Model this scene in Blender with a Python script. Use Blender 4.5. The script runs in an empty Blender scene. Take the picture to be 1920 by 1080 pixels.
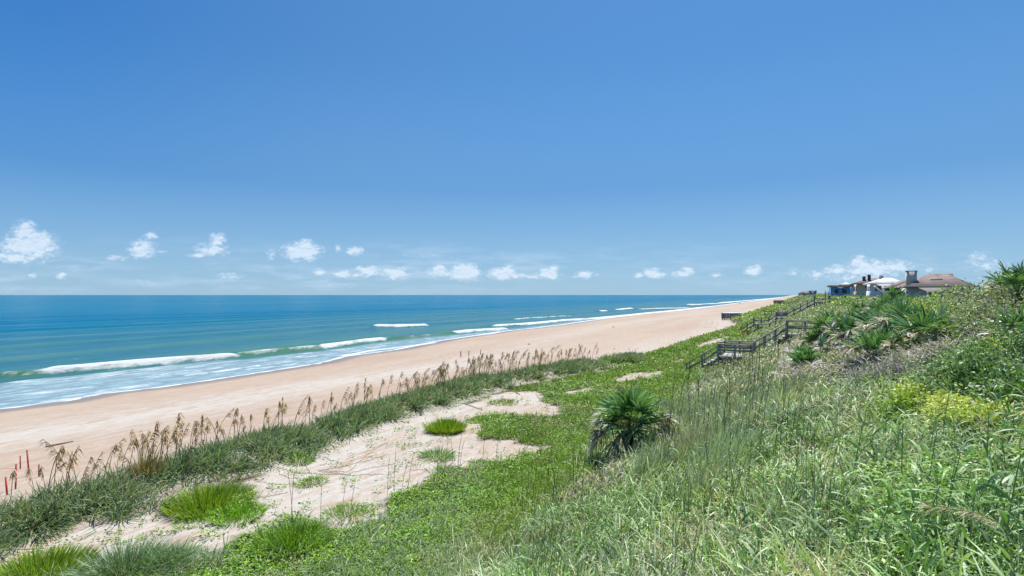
import bpy, math, random
import numpy as np
from mathutils import Vector
R = math.radians
rng = np.random.default_rng(7)
random.seed(7)

# ------------------------------------------------------------------ camera, sky, sun, exposure
# World axes: +X inland, +Y along the shore away from the camera, Z up, sea level z = 0 (metres)
YAW = R(28.37)
CY, SY = math.cos(YAW), math.sin(YAW)
CAMZ = 9.5
FPX = 1000.0                       # focal length in pixels of the 1920 wide photograph
FWD = np.array([-SY, CY, 0.0]); RGT = np.array([CY, SY, 0.0])
scene = bpy.context.scene
COL = scene.collection
cam_data = bpy.data.cameras.new("camera")
cam = bpy.data.objects.new("camera", cam_data)
COL.objects.link(cam)
cam_data.sensor_width = 36; cam_data.lens = 36 * FPX / 1920
cam_data.clip_start = 0.1; cam_data.clip_end = 120000
cam_data.shift_y = 13 / 1920
cam.location = (0, 0, CAMZ)
cam.rotation_euler = (R(90), 0, YAW)
scene.camera = cam

SUN = 0.40 * FWD + 0.16 * RGT + np.array([0, 0, 1.0]) * 0.90
SUN = SUN / np.linalg.norm(SUN)
SUN_EL = math.asin(SUN[2]); SUN_AZ = math.atan2(SUN[0], SUN[1])

world = bpy.data.worlds.new("World"); scene.world = world
world.use_nodes = True
wn, wl = world.node_tree.nodes, world.node_tree.links
wn.clear()
def N(tree_nodes, typ, **kw):
    n = tree_nodes.new(typ)
    for k, v in kw.items(): setattr(n, k, v)
    return n
world.cycles.sampling_method = 'MANUAL'; world.cycles.sample_map_resolution = 512
w_out = N(wn, 'ShaderNodeOutputWorld'); w_bg = N(wn, 'ShaderNodeBackground')
w_bg.inputs['Strength'].default_value = 0.075
sky = N(wn, 'ShaderNodeTexSky', sky_type='NISHITA', sun_disc=False)
sky.sun_elevation = SUN_EL; sky.sun_rotation = SUN_AZ
sky.air_density = 1.0; sky.dust_density = 0.25; sky.ozone_density = 2.2; sky.altitude = 0
SKY_TINT = (0.56, 0.90, 1.10)
def wmath(op, a, b=None, clamp=False):
    n = N(wn, 'ShaderNodeMath', operation=op, use_clamp=clamp)
    for i, v in enumerate((a, b)):
        if v is None: continue
        if isinstance(v, (int, float)): n.inputs[i].default_value = v
        else: wl.new(v, n.inputs[i])
    return n.outputs[0]
tint = N(wn, 'ShaderNodeMix', data_type='RGBA', blend_type='MULTIPLY'); tint.inputs[0].default_value = 1
wl.new(sky.outputs[0], tint.inputs[6]); tint.inputs[7].default_value = (*SKY_TINT, 1)
tc = N(wn, 'ShaderNodeTexCoord')
vr = N(wn, 'ShaderNodeVectorRotate', rotation_type='Z_AXIS'); vr.inputs['Angle'].default_value = -YAW
wl.new(tc.outputs['Generated'], vr.inputs['Vector'])
sp = N(wn, 'ShaderNodeSeparateXYZ'); wl.new(vr.outputs[0], sp.inputs[0])
yy = wmath('MAXIMUM', sp.outputs[1], 0.05)
uu = wmath('DIVIDE', sp.outputs[0], yy); vv = wmath('DIVIDE', sp.outputs[2], yy)
cb = N(wn, 'ShaderNodeCombineXYZ'); wl.new(uu, cb.inputs[0]); wl.new(vv, cb.inputs[1])
# cumulus puffs above the horizon: bearing, height above the horizon, half width, half height, density
CLOUDS = [(55,462,50,28,1.0),(47,434,22,20,.9),(78,455,22,20,1.0),(25,482,38,12,.85),(20,470,24,8,.7),
 (266,468,26,18,.85),(281,443,14,8,.7),(218,484,26,6,.6),(396,468,30,12,.85),(408,450,15,13,.85),(372,479,20,6,.6),
 (566,472,34,16,1.1),(574,458,15,10,.95),(508,477,10,10,.6),(634,467,8,9,.5),(664,471,15,9,.95),
 (598,510,13,6,.9),(643,514,16,8,.95),(690,507,26,8,1.0),(676,516,22,5,.7),(738,512,24,10,1.0),(823,508,17,11,1.0),(873,510,26,15,1.15),(862,518,30,8,.8),
 (942,513,28,11,1.05),(951,505,14,8,1.0),(967,517,20,6,.8),(1030,513,20,11,1.05),(1038,503,10,8,.9),(1000,519,22,5,.7),(1095,516,19,7,.95),(1112,516,12,4,.6),(1225,513,19,9,1.05),(1200,516,12,5,.8),
 (1278,514,20,6,.85),(1290,507,14,6,.8),(1345,516,16,5,.6),(1412,508,15,9,1.0),(1420,502,9,6,.9),(1487,510,10,8,.6),
 (1612,494,20,14,.95),(1632,505,52,17,.9),(1570,505,26,9,.8),(1682,500,28,12,.85),(1528,515,24,8,.6),(1600,520,90,10,.5),
 (1838,482,26,14,.5),(1845,497,48,12,.55),(1900,510,40,12,.4),(1740,505,30,8,.4),(115,517,14,6,.7),(60,516,10,5,.7),(430,520,30,8,.55),(300,470,18,6,.4)]
acc = None
for (cx, cy, rx, ry, st) in CLOUDS:
    sub = N(wn, 'ShaderNodeVectorMath', operation='SUBTRACT'); wl.new(cb.outputs[0], sub.inputs[0])
    sub.inputs[1].default_value = ((cx - 960) / FPX, (553 - cy) / FPX, 0)
    mu = N(wn, 'ShaderNodeVectorMath', operation='MULTIPLY'); wl.new(sub.outputs[0], mu.inputs[0])
    mu.inputs[1].default_value = (FPX / rx / 1.6, FPX / ry / 1.6, 0)
    ln = N(wn, 'ShaderNodeVectorMath', operation='LENGTH'); wl.new(mu.outputs[0], ln.inputs[0])
    b = wmath('SUBTRACT', 1.0, ln.outputs['Value'], True)
    b = wmath('MULTIPLY', b, st * 1.55)
    acc = b if acc is None else wmath('MAXIMUM', acc, b)
def wnoise(sx, sy, det, rough, off=0.0, dy=0.0):
    mp = N(wn, 'ShaderNodeMapping'); wl.new(cb.outputs[0], mp.inputs[0])
    mp.inputs['Scale'].default_value = (sx, sy, 1); mp.inputs['Location'].default_value = (off, off * .7 + dy, off)
    n = N(wn, 'ShaderNodeTexNoise'); wl.new(mp.outputs[0], n.inputs['Vector'])
    n.inputs['Scale'].default_value = 1; n.inputs['Detail'].default_value = det; n.inputs['Roughness'].default_value = rough
    return n.outputs['Fac']
n1 = wnoise(62, 85, 6, .66); n1b = wnoise(62, 85, 3, .6, 0, .35); n2 = wnoise(10, 60, 5, .6, 3.1); n3 = wnoise(3.5, 16, 3, .5, 8.3)
puff = wmath('ADD', acc, wmath('MULTIPLY', wmath('SUBTRACT', n1, .5), 2.3))
puff = wmath('MULTIPLY', puff, wmath('MULTIPLY', acc, 3.0, True), True)
def wrange(v, a, b, c, d):
    m = N(wn, 'ShaderNodeMapRange', interpolation_type='SMOOTHSTEP'); wl.new(v, m.inputs[0])
    for i, x in enumerate((a, b, c, d)): m.inputs[i + 1].default_value = x
    return m.outputs[0]
dens = wrange(puff, .05, 1.5, 0, .86)
band = wmath('MULTIPLY', wrange(vv, .0, .03, 0.3, 1), wrange(vv, .045, .12, 1, 0))
wisps = wmath('MULTIPLY', wmath('MULTIPLY', wrange(n2, .38, .72, 0, .70), band), wrange(n3, .35, .6, .1, 1))
left = wrange(uu, -.15, .15, 1, .45)
wisps = wmath('MULTIPLY', wisps, left)
dens = wmath('MAXIMUM', dens, wisps)
dens = wmath('MULTIPLY', dens, wmath('GREATER_THAN', sp.outputs[1], 0.1))
# brighter tops, blue-grey undersides
shade = wrange(wmath('ADD', wmath('MULTIPLY', puff, .55), wmath('MULTIPLY', wmath('SUBTRACT', n1, n1b), 1.5)), -.05, .75, 0, 1)
cc = N(wn, 'ShaderNodeMix', data_type='RGBA'); wl.new(shade, cc.inputs[0])
cc.inputs[6].default_value = (5.0, 6.5, 8.3, 1); cc.inputs[7].default_value = (8.3, 9.0, 9.8, 1)
# pale band of thin air hugging the horizon
hz = N(wn, 'ShaderNodeMix', data_type='RGBA')
wl.new(wrange(sp.outputs[2], 0.0, .42, .80, 0), hz.inputs[0]); wl.new(tint.outputs[2], hz.inputs[6]); hz.inputs[7].default_value = (2.9, 4.7, 6.6, 1)
grad = N(wn, 'ShaderNodeValToRGB'); wl.new(sp.outputs[2], grad.inputs[0]); ge = grad.color_ramp.elements
ge[0].position = 0; ge[0].color = (1.04, 1.0, 1.0, 1); ge[1].position = .55; ge[1].color = (.84, .95, .99, 1)
for pos_, c_ in ((.07, (.86, .89, .95)), (.19, (.57, .71, .85)), (.33, (.72, .83, .90))):
    e_ = ge.new(pos_); e_.color = (*c_, 1)
gm = N(wn, 'ShaderNodeMix', data_type='RGBA', blend_type='MULTIPLY'); gm.inputs[0].default_value = 1; wl.new(hz.outputs[2], gm.inputs[6]); wl.new(grad.outputs[0], gm.inputs[7])
lf_ = N(wn, 'ShaderNodeMix', data_type='RGBA', blend_type='MULTIPLY'); wl.new(wmath('MULTIPLY', wrange(uu, -1.0, -.2, 1, 0), wrange(sp.outputs[2], .0, .35, 0, 1)), lf_.inputs[0]); wl.new(gm.outputs[2], lf_.inputs[6]); lf_.inputs[7].default_value = (.62, .88, 1.05, 1)
cm = N(wn, 'ShaderNodeMix', data_type='RGBA'); wl.new(dens, cm.inputs[0]); wl.new(lf_.outputs[2], cm.inputs[6]); wl.new(cc.outputs[2], cm.inputs[7])
wl.new(cm.outputs[2], w_bg.inputs['Color']); wl.new(w_bg.outputs[0], w_out.inputs[0])

sun_data = bpy.data.lights.new("sun", 'SUN'); sun_data.energy = 5.0; sun_data.angle = R(0.5); sun_data.color = (1, .965, .90)
sun = bpy.data.objects.new("sun", sun_data); COL.objects.link(sun)
sun.rotation_euler = Vector(SUN).to_track_quat('Z', 'Y').to_euler(); sun.location = (0, 60, 80)

scene.view_settings.view_transform = 'Standard'; scene.view_settings.look = 'None'
scene.view_settings.exposure = 0.60; scene.view_settings.gamma = 1
scene.render.engine = 'CYCLES'
scene.cycles.max_bounces = 6; scene.cycles.transparent_max_bounces = 4
scene.render.resolution_x = 1024; scene.render.resolution_y = 576

# ------------------------------------------------------------------ noise, projection, terrain
_perm = np.random.default_rng(3).random((256, 256))
def vnoise(x, y, o=0):
    x = np.asarray(x, float) + o * 17.3; y = np.asarray(y, float) + o * 9.1
    xi = np.floor(x).astype(np.int64); yi = np.floor(y).astype(np.int64)
    fx = x - xi; fy = y - yi
    fx = fx * fx * (3 - 2 * fx); fy = fy * fy * (3 - 2 * fy)
    g = lambda a, b: _perm[a & 255, b & 255]
    return (g(xi, yi) * (1 - fx) + g(xi + 1, yi) * fx) * (1 - fy) + (g(xi, yi + 1) * (1 - fx) + g(xi + 1, yi + 1) * fx) * fy
def fbm(x, y, o=0, n=4):
    r = 0; a = 1; t = 0
    for k in range(n):
        r = r + a * vnoise(np.asarray(x) * 2 ** k, np.asarray(y) * 2 ** k, o + k); t += a; a *= .5
    return r / t
def sstep(a, b, x):
    u = np.clip((np.asarray(x, float) - a) / (b - a), 0, 1); return u * u * (3 - 2 * u)

def bearing(px, py):            # direction of a pixel of the photograph in world axes
    px = np.asarray(px, float); py = np.asarray(py, float)
    return (FWD[None] + ((px - 960) / FPX)[..., None] * RGT[None] + ((553 - py) / FPX)[..., None] * np.array([[0, 0, 1.0]]))
def flat(px, py, z=0.0):        # where that direction meets the level z
    d = bearing(np.atleast_1d(px), np.atleast_1d(py)); k = (z - CAMZ) / d[:, 2]
    return d * k[:, None] + np.array([0, 0, CAMZ])
def project(p):
    x = p[..., 0] * RGT[0] + p[..., 1] * RGT[1]; y = p[..., 0] * FWD[0] + p[..., 1] * FWD[1]
    y = np.where(y > .3, y, .3)
    return 960 + FPX * x / y, 553 - FPX * (p[..., 2] - CAMZ) / y, y

_wp = np.array([(0,767),(120,753),(200,737),(300,726),(400,712),(530,692),(600,681),(655,667),(742,656),(830,638),(955,620),(1000,615.5),(1060,608),(1109,601),(1167,593),(1221,587),(1276,582),(1352,572.5),(1417,564.3)])
_w = flat(_wp[:, 0], _wp[:, 1], 0.05)
_ws = np.concatenate([[-200], _w[:, 1], [3000, 30000]]); _wt = np.concatenate([[-57], _w[:, 0], [-66, -300]])
def water_t(s): return np.interp(s, _ws, _wt)
def edge_t(s): return np.interp(s, [-100, 0, 25, 33, 40, 50, 60, 75, 100, 122, 136, 150, 250, 500, 3000], [-21.3, -21.5, -22.0, -22.4, -20.4, -17.0, -15.6, -15, -13.6, -12.6, -13.5, -17, -16.5, -14, -14])
def height(t, s):
    t = np.asarray(t, float); s = np.asarray(s, float)
    w = water_t(s); te = edge_t(s)
    x = np.clip((t - w) / (te - w), 0, 1)
    beach = 2.35 * (1 - (1 - x) ** 1.35) + .05 * (fbm(t * .25, s * .05, 5) - .5) * sstep(0.05, .3, x)
    under = np.minimum(t - w, 0) * .05
    z = beach + under
    u = t - te
    dune = sstep(-.6, 2.0, u)
    terr = 3.0 + .40 * np.exp(-((u - 2.4) / 1.5) ** 2) * np.interp(s, [0, 40, 60], [1, 1, .6]) + .22 * (fbm(t * .4, s * .3, 2) - .5)
    z = z * (1 - dune) + terr * dune
    zp = np.interp(s, [-50, 12, 22, 33, 46, 60, 100, 3000], [9.3, 9.3, 9.7, 9.7, 8.8, 8.15, 8.0, 8.0]) + .9 * (fbm(t * .12, s * .08, 9) - .5)
    up = .47 * (t + 7.0); sl = np.log1p(np.exp(np.clip(up * 2.2, -30, 30))) / 2.2
    sl = np.where(up > 10, up, sl)
    cap = zp - 3.0
    h = -np.log(np.exp(-np.clip(sl, -5, 30) * 1.1) + np.exp(-cap * 1.1)) / 1.1
    h0 = -np.log(1.0 + np.exp(-cap * 1.1)) / 1.1
    z = z + (h - h0) * dune + .25 * (fbm(t * .5, s * .4, 12) - .5) * sstep(-6.5, -4, t)
    return z
def ground_at(px, py):          # first point of the ground in that direction
    d = bearing(np.atleast_1d(px), np.atleast_1d(py))
    ks = np.geomspace(2.2, 3000, 1500)
    out = []
    for v in d:
        P = v[None] * ks[:, None] + np.array([0, 0, CAMZ])
        b = P[:, 2] < height(P[:, 0], P[:, 1])
        i = int(np.argmax(b)) if b.any() else len(ks) - 1
        out.append((P[i, 0], P[i, 1], float(height(P[i, 0], P[i, 1]))))
    return np.array(out)
def in_poly(px, py, poly):
    poly = np.asarray(poly, float); r = np.zeros(px.shape, bool); j = len(poly) - 1
    for i in range(len(poly)):
        xi, yi = poly[i]; xj, yj = poly[j]
        if yi != yj:
            r ^= ((yi > py) != (yj > py)) & (px < (xj - xi) * (py - yi) / (yj - yi) + xi)
        j = i
    return r
SAND = [[(350,1012),(370,985),(440,978),(482,955),(470,925),(440,905),(500,885),(540,855),(600,845),(640,830),(700,800),(760,785),(830,768),(890,752),(950,735),(1015,733),(1020,752),(1052,768),(1050,783),(960,778),(885,780),(905,795),(905,828),(960,824),(1000,836),(1043,843),(1000,852),(960,864),(908,866),(869,874),(830,878),(811,897),(772,917),(733,932),(729,967),(698,979),(647,995),(608,995),(589,972),(538,972),(480,997),(440,1012),(400,1030),(370,1045)],
 [(150,1000),(260,968),(330,960),(400,950),(450,972),(372,990),(350,1012),(300,1020),(250,1000)],
 [(0,1000),(60,1000),(160,982),(300,985),(380,1000),(385,1040),(350,1085),(0,1085)],
 [(1148,713),(1180,700),(1245,697),(1247,704),(1205,712),(1165,719)],
 [(1300,649),(1331,639),(1359,632),(1375,630),(1349,642),(1313,653)],
 [(1262,676),(1284,671),(1282,680),(1266,683)],[(1060,737),(1100,727),(1112,731),(1070,741)]]
def sand_mask(px, py, t, s):
    j = 1.0
    jx = px + (fbm(t * 1.7, s * 1.7, 21) - .5) * 46 * 12 / np.maximum(8, np.hypot(t, s)); jy = py + (fbm(t * 1.7, s * 1.7, 27) - .5) * 30 * 12 / np.maximum(8, np.hypot(t, s))
    m = np.zeros(px.shape, bool)
    for p in SAND: m |= in_poly(jx, jy, p)
    return m
def veg_mask(t, s):
    u = t - edge_t(s) + 1.6 * (fbm(t * .5, s * .5, 31) - .5)
    px, py, d = project(np.stack([t, s, height(t, s)], -1))
    bare = sand_mask(px, py, t, s)
    return (u > 0.6) & ~bare

# ------------------------------------------------------------------ mesh helpers
def tag(o, label=None, cat=None, group=None, kind=None):
    if label: o['label'] = label
    if cat: o['category'] = cat
    if group: o['group'] = group
    if kind: o['kind'] = kind
    return o
def empty(name, loc, label=None, cat=None, group=None, rz=0):
    o = bpy.data.objects.new(name, None); COL.objects.link(o); o.location = loc; o.rotation_euler = (0, 0, rz)
    o.empty_display_size = .2
    return tag(o, label, cat, group)
class Geo:
    def __init__(self): self.v = []; self.f = []; self.c = []; self.n = 0
    def add(self, v, f, c):
        v = np.asarray(v, float).reshape(-1, 3); f = np.asarray(f, np.int64).reshape(-1, 4)
        c = np.asarray(c, float)
        if c.ndim == 1: c = np.broadcast_to(c, (len(v), 3))
        self.v.append(v); self.f.append(f + self.n); self.c.append(c); self.n += len(v)
        return self
    def mesh(self, name, mat, smooth=False, origin=None):
        v = np.concatenate(self.v); f = np.concatenate(self.f); c = np.concatenate(self.c)
        if origin is not None: v = v - np.asarray(origin)[None]
        me = bpy.data.meshes.new(name)
        me.vertices.add(len(v)); me.vertices.foreach_set('co', v.astype(np.float32).ravel())
        me.loops.add(f.size); me.loops.foreach_set('vertex_index', f.astype(np.int32).ravel())
        me.polygons.add(len(f)); me.polygons.foreach_set('loop_start', np.arange(0, f.size, 4, dtype=np.int32))
        me.polygons.foreach_set('loop_total', np.full(len(f), 4, np.int32))
        if smooth: me.polygons.foreach_set('use_smooth', np.ones(len(f), bool))
        a = me.color_attributes.new('Col', 'FLOAT_COLOR', 'POINT')
        a.data.foreach_set('color', np.concatenate([c, np.ones((len(c), 1))], 1).astype(np.float32).ravel())
        me.materials.append(mat); me.update(calc_edges=True)
        return me
    def build(self, name, mat, parent=None, smooth=False, origin=None):
        o = bpy.data.objects.new(name, self.mesh(name, mat, smooth, origin)); COL.objects.link(o)
        if parent is not None: o.parent = parent
        if origin is not None and parent is None: o.location = tuple(origin)
        return o
def unit(a): return a / np.maximum(np.linalg.norm(a, axis=-1, keepdims=True), 1e-9)
def blades(g, o, d, L, W, droop, col, seg=3, prof='grass', tipcol=None, face=None):
    o = np.atleast_2d(np.asarray(o, float)); n = len(o)
    d = unit(np.broadcast_to(np.asarray(d, float), (n, 3)))
    L = np.broadcast_to(np.asarray(L, float), (n,)); W = np.broadcast_to(np.asarray(W, float), (n,)); droop = np.broadcast_to(np.asarray(droop, float), (n,))
    col = np.broadcast_to(np.asarray(col, float), (n, 3))
    if face is None:
        face = rng.normal(size=(n, 3)) * [.6, .6, .3] + [0, 0, 1.0]
    side = unit(np.cross(d, face))
    u = np.linspace(0, 1, seg + 1)
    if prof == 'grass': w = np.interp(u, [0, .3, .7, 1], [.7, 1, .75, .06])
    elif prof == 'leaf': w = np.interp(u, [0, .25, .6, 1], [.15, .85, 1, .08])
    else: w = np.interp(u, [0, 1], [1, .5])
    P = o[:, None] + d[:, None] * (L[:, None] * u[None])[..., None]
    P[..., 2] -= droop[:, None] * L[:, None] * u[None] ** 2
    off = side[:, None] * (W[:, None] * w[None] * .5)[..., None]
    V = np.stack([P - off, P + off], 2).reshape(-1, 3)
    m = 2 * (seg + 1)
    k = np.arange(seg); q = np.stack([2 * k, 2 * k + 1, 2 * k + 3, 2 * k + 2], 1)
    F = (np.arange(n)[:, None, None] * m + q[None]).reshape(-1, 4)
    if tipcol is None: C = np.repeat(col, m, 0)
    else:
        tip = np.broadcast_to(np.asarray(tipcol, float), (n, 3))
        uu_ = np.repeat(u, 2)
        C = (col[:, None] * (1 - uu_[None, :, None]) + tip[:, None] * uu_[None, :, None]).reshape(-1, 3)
    g.add(V, F, C)
def tubes(g, a, b, ra, rb, col, sides=4):
    a = np.atleast_2d(np.asarray(a, float)); b = np.atleast_2d(np.asarray(b, float)); n = len(a)
    ra = np.broadcast_to(np.asarray(ra, float), (n,)); rb = np.broadcast_to(np.asarray(rb, float), (n,))
    d = unit(b - a); h = np.where(np.abs(d[:, 2:3]) > .9, np.array([[1., 0, 0]]), np.array([[0, 0, 1.]]))
    x = unit(np.cross(d, h)); y = np.cross(d, x)
    th = np.arange(sides) * 2 * math.pi / sides
    ring = np.cos(th)[None, :, None] * x[:, None] + np.sin(th)[None, :, None] * y[:, None]
    V = np.concatenate([a[:, None] + ring * ra[:, None, None], b[:, None] + ring * rb[:, None, None]], 1).reshape(-1, 3)
    k = np.arange(sides); k2 = (k + 1) % sides
    q = np.stack([k, k2, k2 + sides, k + sides], 1)
    F = (np.arange(n)[:, None, None] * 2 * sides + q[None]).reshape(-1, 4)
    col = np.broadcast_to(np.asarray(col, float), (n, 3))
    g.add(V, F, np.repeat(col, 2 * sides, 0))
def polytube(g, pts, radii, col, sides=6):
    pts = np.asarray(pts, float)
    n = len(pts); tang = unit(np.gradient(pts, axis=0)); ref = np.array([0.31, .17, .93])
    x = unit(np.cross(tang, ref[None])); y = np.cross(tang, x); th = np.arange(sides) * 2 * math.pi / sides
    V = (pts[:, None] + (np.cos(th)[None, :, None] * x[:, None] + np.sin(th)[None, :, None] * y[:, None]) * np.asarray(radii)[:, None, None]).reshape(-1, 3)
    F = []
    for i in range(n - 1):
        for k in range(sides):
            k2 = (k + 1) % sides; F.append((i * sides + k, i * sides + k2, (i + 1) * sides + k2, (i + 1) * sides + k))
    g.add(V, F, col)
def beam(g, a, b, w, h, col=(.3, .3, .3), up=(0, 0, 1)):
    a = np.asarray(a, float); b = np.asarray(b, float); d = unit(b - a); up = np.asarray(up, float)
    if abs(d @ up) > .95: up = np.array([1., 0, 0])
    x = unit(np.cross(d, up)); y = np.cross(x, d)
    V = [p + x * sx * w / 2 + y * sy * h / 2 for p in (a, b) for sx, sy in ((-1, -1), (1, -1), (1, 1), (-1, 1))]
    F = [(0, 1, 5, 4), (1, 2, 6, 5), (2, 3, 7, 6), (3, 0, 4, 7), (3, 2, 1, 0), (4, 5, 6, 7)]
    g.add(V, F, col)
def box(g, x0, x1, y0, y1, z0, z1, col=(.3, .3, .3)):
    V = [(x, y, z) for z in (z0, z1) for x, y in ((x0, y0), (x1, y0), (x1, y1), (x0, y1))]
    g.add(V, [(0, 3, 2, 1), (4, 5, 6, 7), (0, 1, 5, 4), (1, 2, 6, 5), (2, 3, 7, 6), (3, 0, 4, 7)], col)

# ------------------------------------------------------------------ materials
def material(name):
    m = bpy.data.materials.new(name); m.use_nodes = True; m.node_tree.nodes.clear()
    return m, m.node_tree.nodes, m.node_tree.links
def mth(ns, ls, op, a, b=None, clamp=False):
    n = ns.new('ShaderNodeMath'); n.operation = op; n.use_clamp = clamp
    for i, v in enumerate((a, b)):
        if v is None: continue
        if isinstance(v, (int, float)): n.inputs[i].default_value = v
        else: ls.new(v, n.inputs[i])
    return n.outputs[0]
def mixc(ns, ls, f, a, b, blend='MIX'):
    n = ns.new('ShaderNodeMix'); n.data_type = 'RGBA'; n.blend_type = blend
    for i, v in ((0, f), (6, a), (7, b)):
        if isinstance(v, (int, float)): n.inputs[i].default_value = v
        elif isinstance(v, tuple): n.inputs[i].default_value = (*v, 1)
        else: ls.new(v, n.inputs[i])
    return n.outputs[2]
def noise(ns, ls, scale, det=4, rough=.55, coord='Object', typ='ShaderNodeTexNoise'):
    tcn = ns.new('ShaderNodeTexCoord'); mp = ns.new('ShaderNodeMapping'); ls.new(tcn.outputs[coord], mp.inputs[0])
    mp.inputs['Scale'].default_value = scale if isinstance(scale, tuple) else (scale,) * 3
    n = ns.new(typ); ls.new(mp.outputs[0], n.inputs['Vector']); n.inputs['Scale'].default_value = 1
    if 'Detail' in n.inputs: n.inputs['Detail'].default_value = det
    if 'Roughness' in n.inputs: n.inputs['Roughness'].default_value = rough
    return n.outputs[0]
def rangen(ns, ls, v, a, b, c=0, d=1):
    m = ns.new('ShaderNodeMapRange'); m.interpolation_type = 'SMOOTHSTEP'; ls.new(v, m.inputs[0])
    for i, x in enumerate((a, b, c, d)): m.inputs[i + 1].default_value = x
    return m.outputs[0]
def attr(ns, name, out='Color'):
    a = ns.new('ShaderNodeAttribute'); a.attribute_name = name; return a.outputs[out]
def leaf_mat(name, transl=.30, rough=.55, spec=.35):
    m, ns, ls = material(name)
    out = ns.new('ShaderNodeOutputMaterial'); p = ns.new('ShaderNodeBsdfPrincipled'); t = ns.new('ShaderNodeBsdfTranslucent'); mx = ns.new('ShaderNodeMixShader')
    c = attr(ns, 'Col')
    ls.new(c, p.inputs['Base Color']); p.inputs['Roughness'].default_value = rough; p.inputs['Specular IOR Level'].default_value = spec
    tcol = mixc(ns, ls, 1.0, c, (1.25, 1.35, .55), 'MULTIPLY'); ls.new(tcol, t.inputs['Color'])
    mx.inputs[0].default_value = transl
    ls.new(p.outputs[0], mx.inputs[1]); ls.new(t.outputs[0], mx.inputs[2]); ls.new(mx.outputs[0], out.inputs[0])
    return m
def surf_mat(name, rough=.8, spec=.3, nscale=None, namt=.3, bump=0, dim=1):
    m, ns, ls = material(name)
    out = ns.new('ShaderNodeOutputMaterial'); p = ns.new('ShaderNodeBsdfPrincipled')
    c = attr(ns, 'Col')
    if nscale:
        nn = noise(ns, ls, nscale, 5, .6)
        c = mixc(ns, ls, 1.0, c, mixc(ns, ls, rangen(ns, ls, nn, .3, .7), (1 - namt,) * 3, (1 + namt,) * 3), 'MULTIPLY')
        if bump:
            b = ns.new('ShaderNodeBump'); b.inputs['Strength'].default_value = bump; b.inputs['Distance'].default_value = .02; ls.new(nn, b.inputs['Height']); ls.new(b.outputs[0], p.inputs['Normal'])
    if dim != 1: c = mixc(ns, ls, 1.0, c, (dim,) * 3, 'MULTIPLY')
    ls.new(c, p.inputs['Base Color']); p.inputs['Roughness'].default_value = rough; p.inputs['Specular IOR Level'].default_value = spec
    ls.new(p.outputs[0], out.inputs[0])
    return m
M_GRASS = leaf_mat('grass_blade', .22, .48, .38)
M_LEAF = leaf_mat('broad_leaf', .26, .5, .28)
M_FROND = leaf_mat('palm_frond', .18, .38, .5)
M_DRY = leaf_mat('dry_leaf', .25, .6, .3)
M_STEM = surf_mat('plant_stem', .8, .2)
M_WOOD = surf_mat('weathered_wood', .85, .2, (3., 3., 14.), .35, .3)
M_ROOF = surf_mat('roof_shingle', .9, .15, (.8, .8, 6.), .22, 0, .85)
M_WALL = surf_mat('painted_siding', .8, .2, (.3, .3, 5.), .10, 0, .95)
M_PAINT = surf_mat('stake_paint', .6, .3, 9., .25)
M_GLASS = surf_mat('window_glass', .08, .6)
M_BODY = surf_mat('clothing_and_skin', .8, .2)

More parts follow.
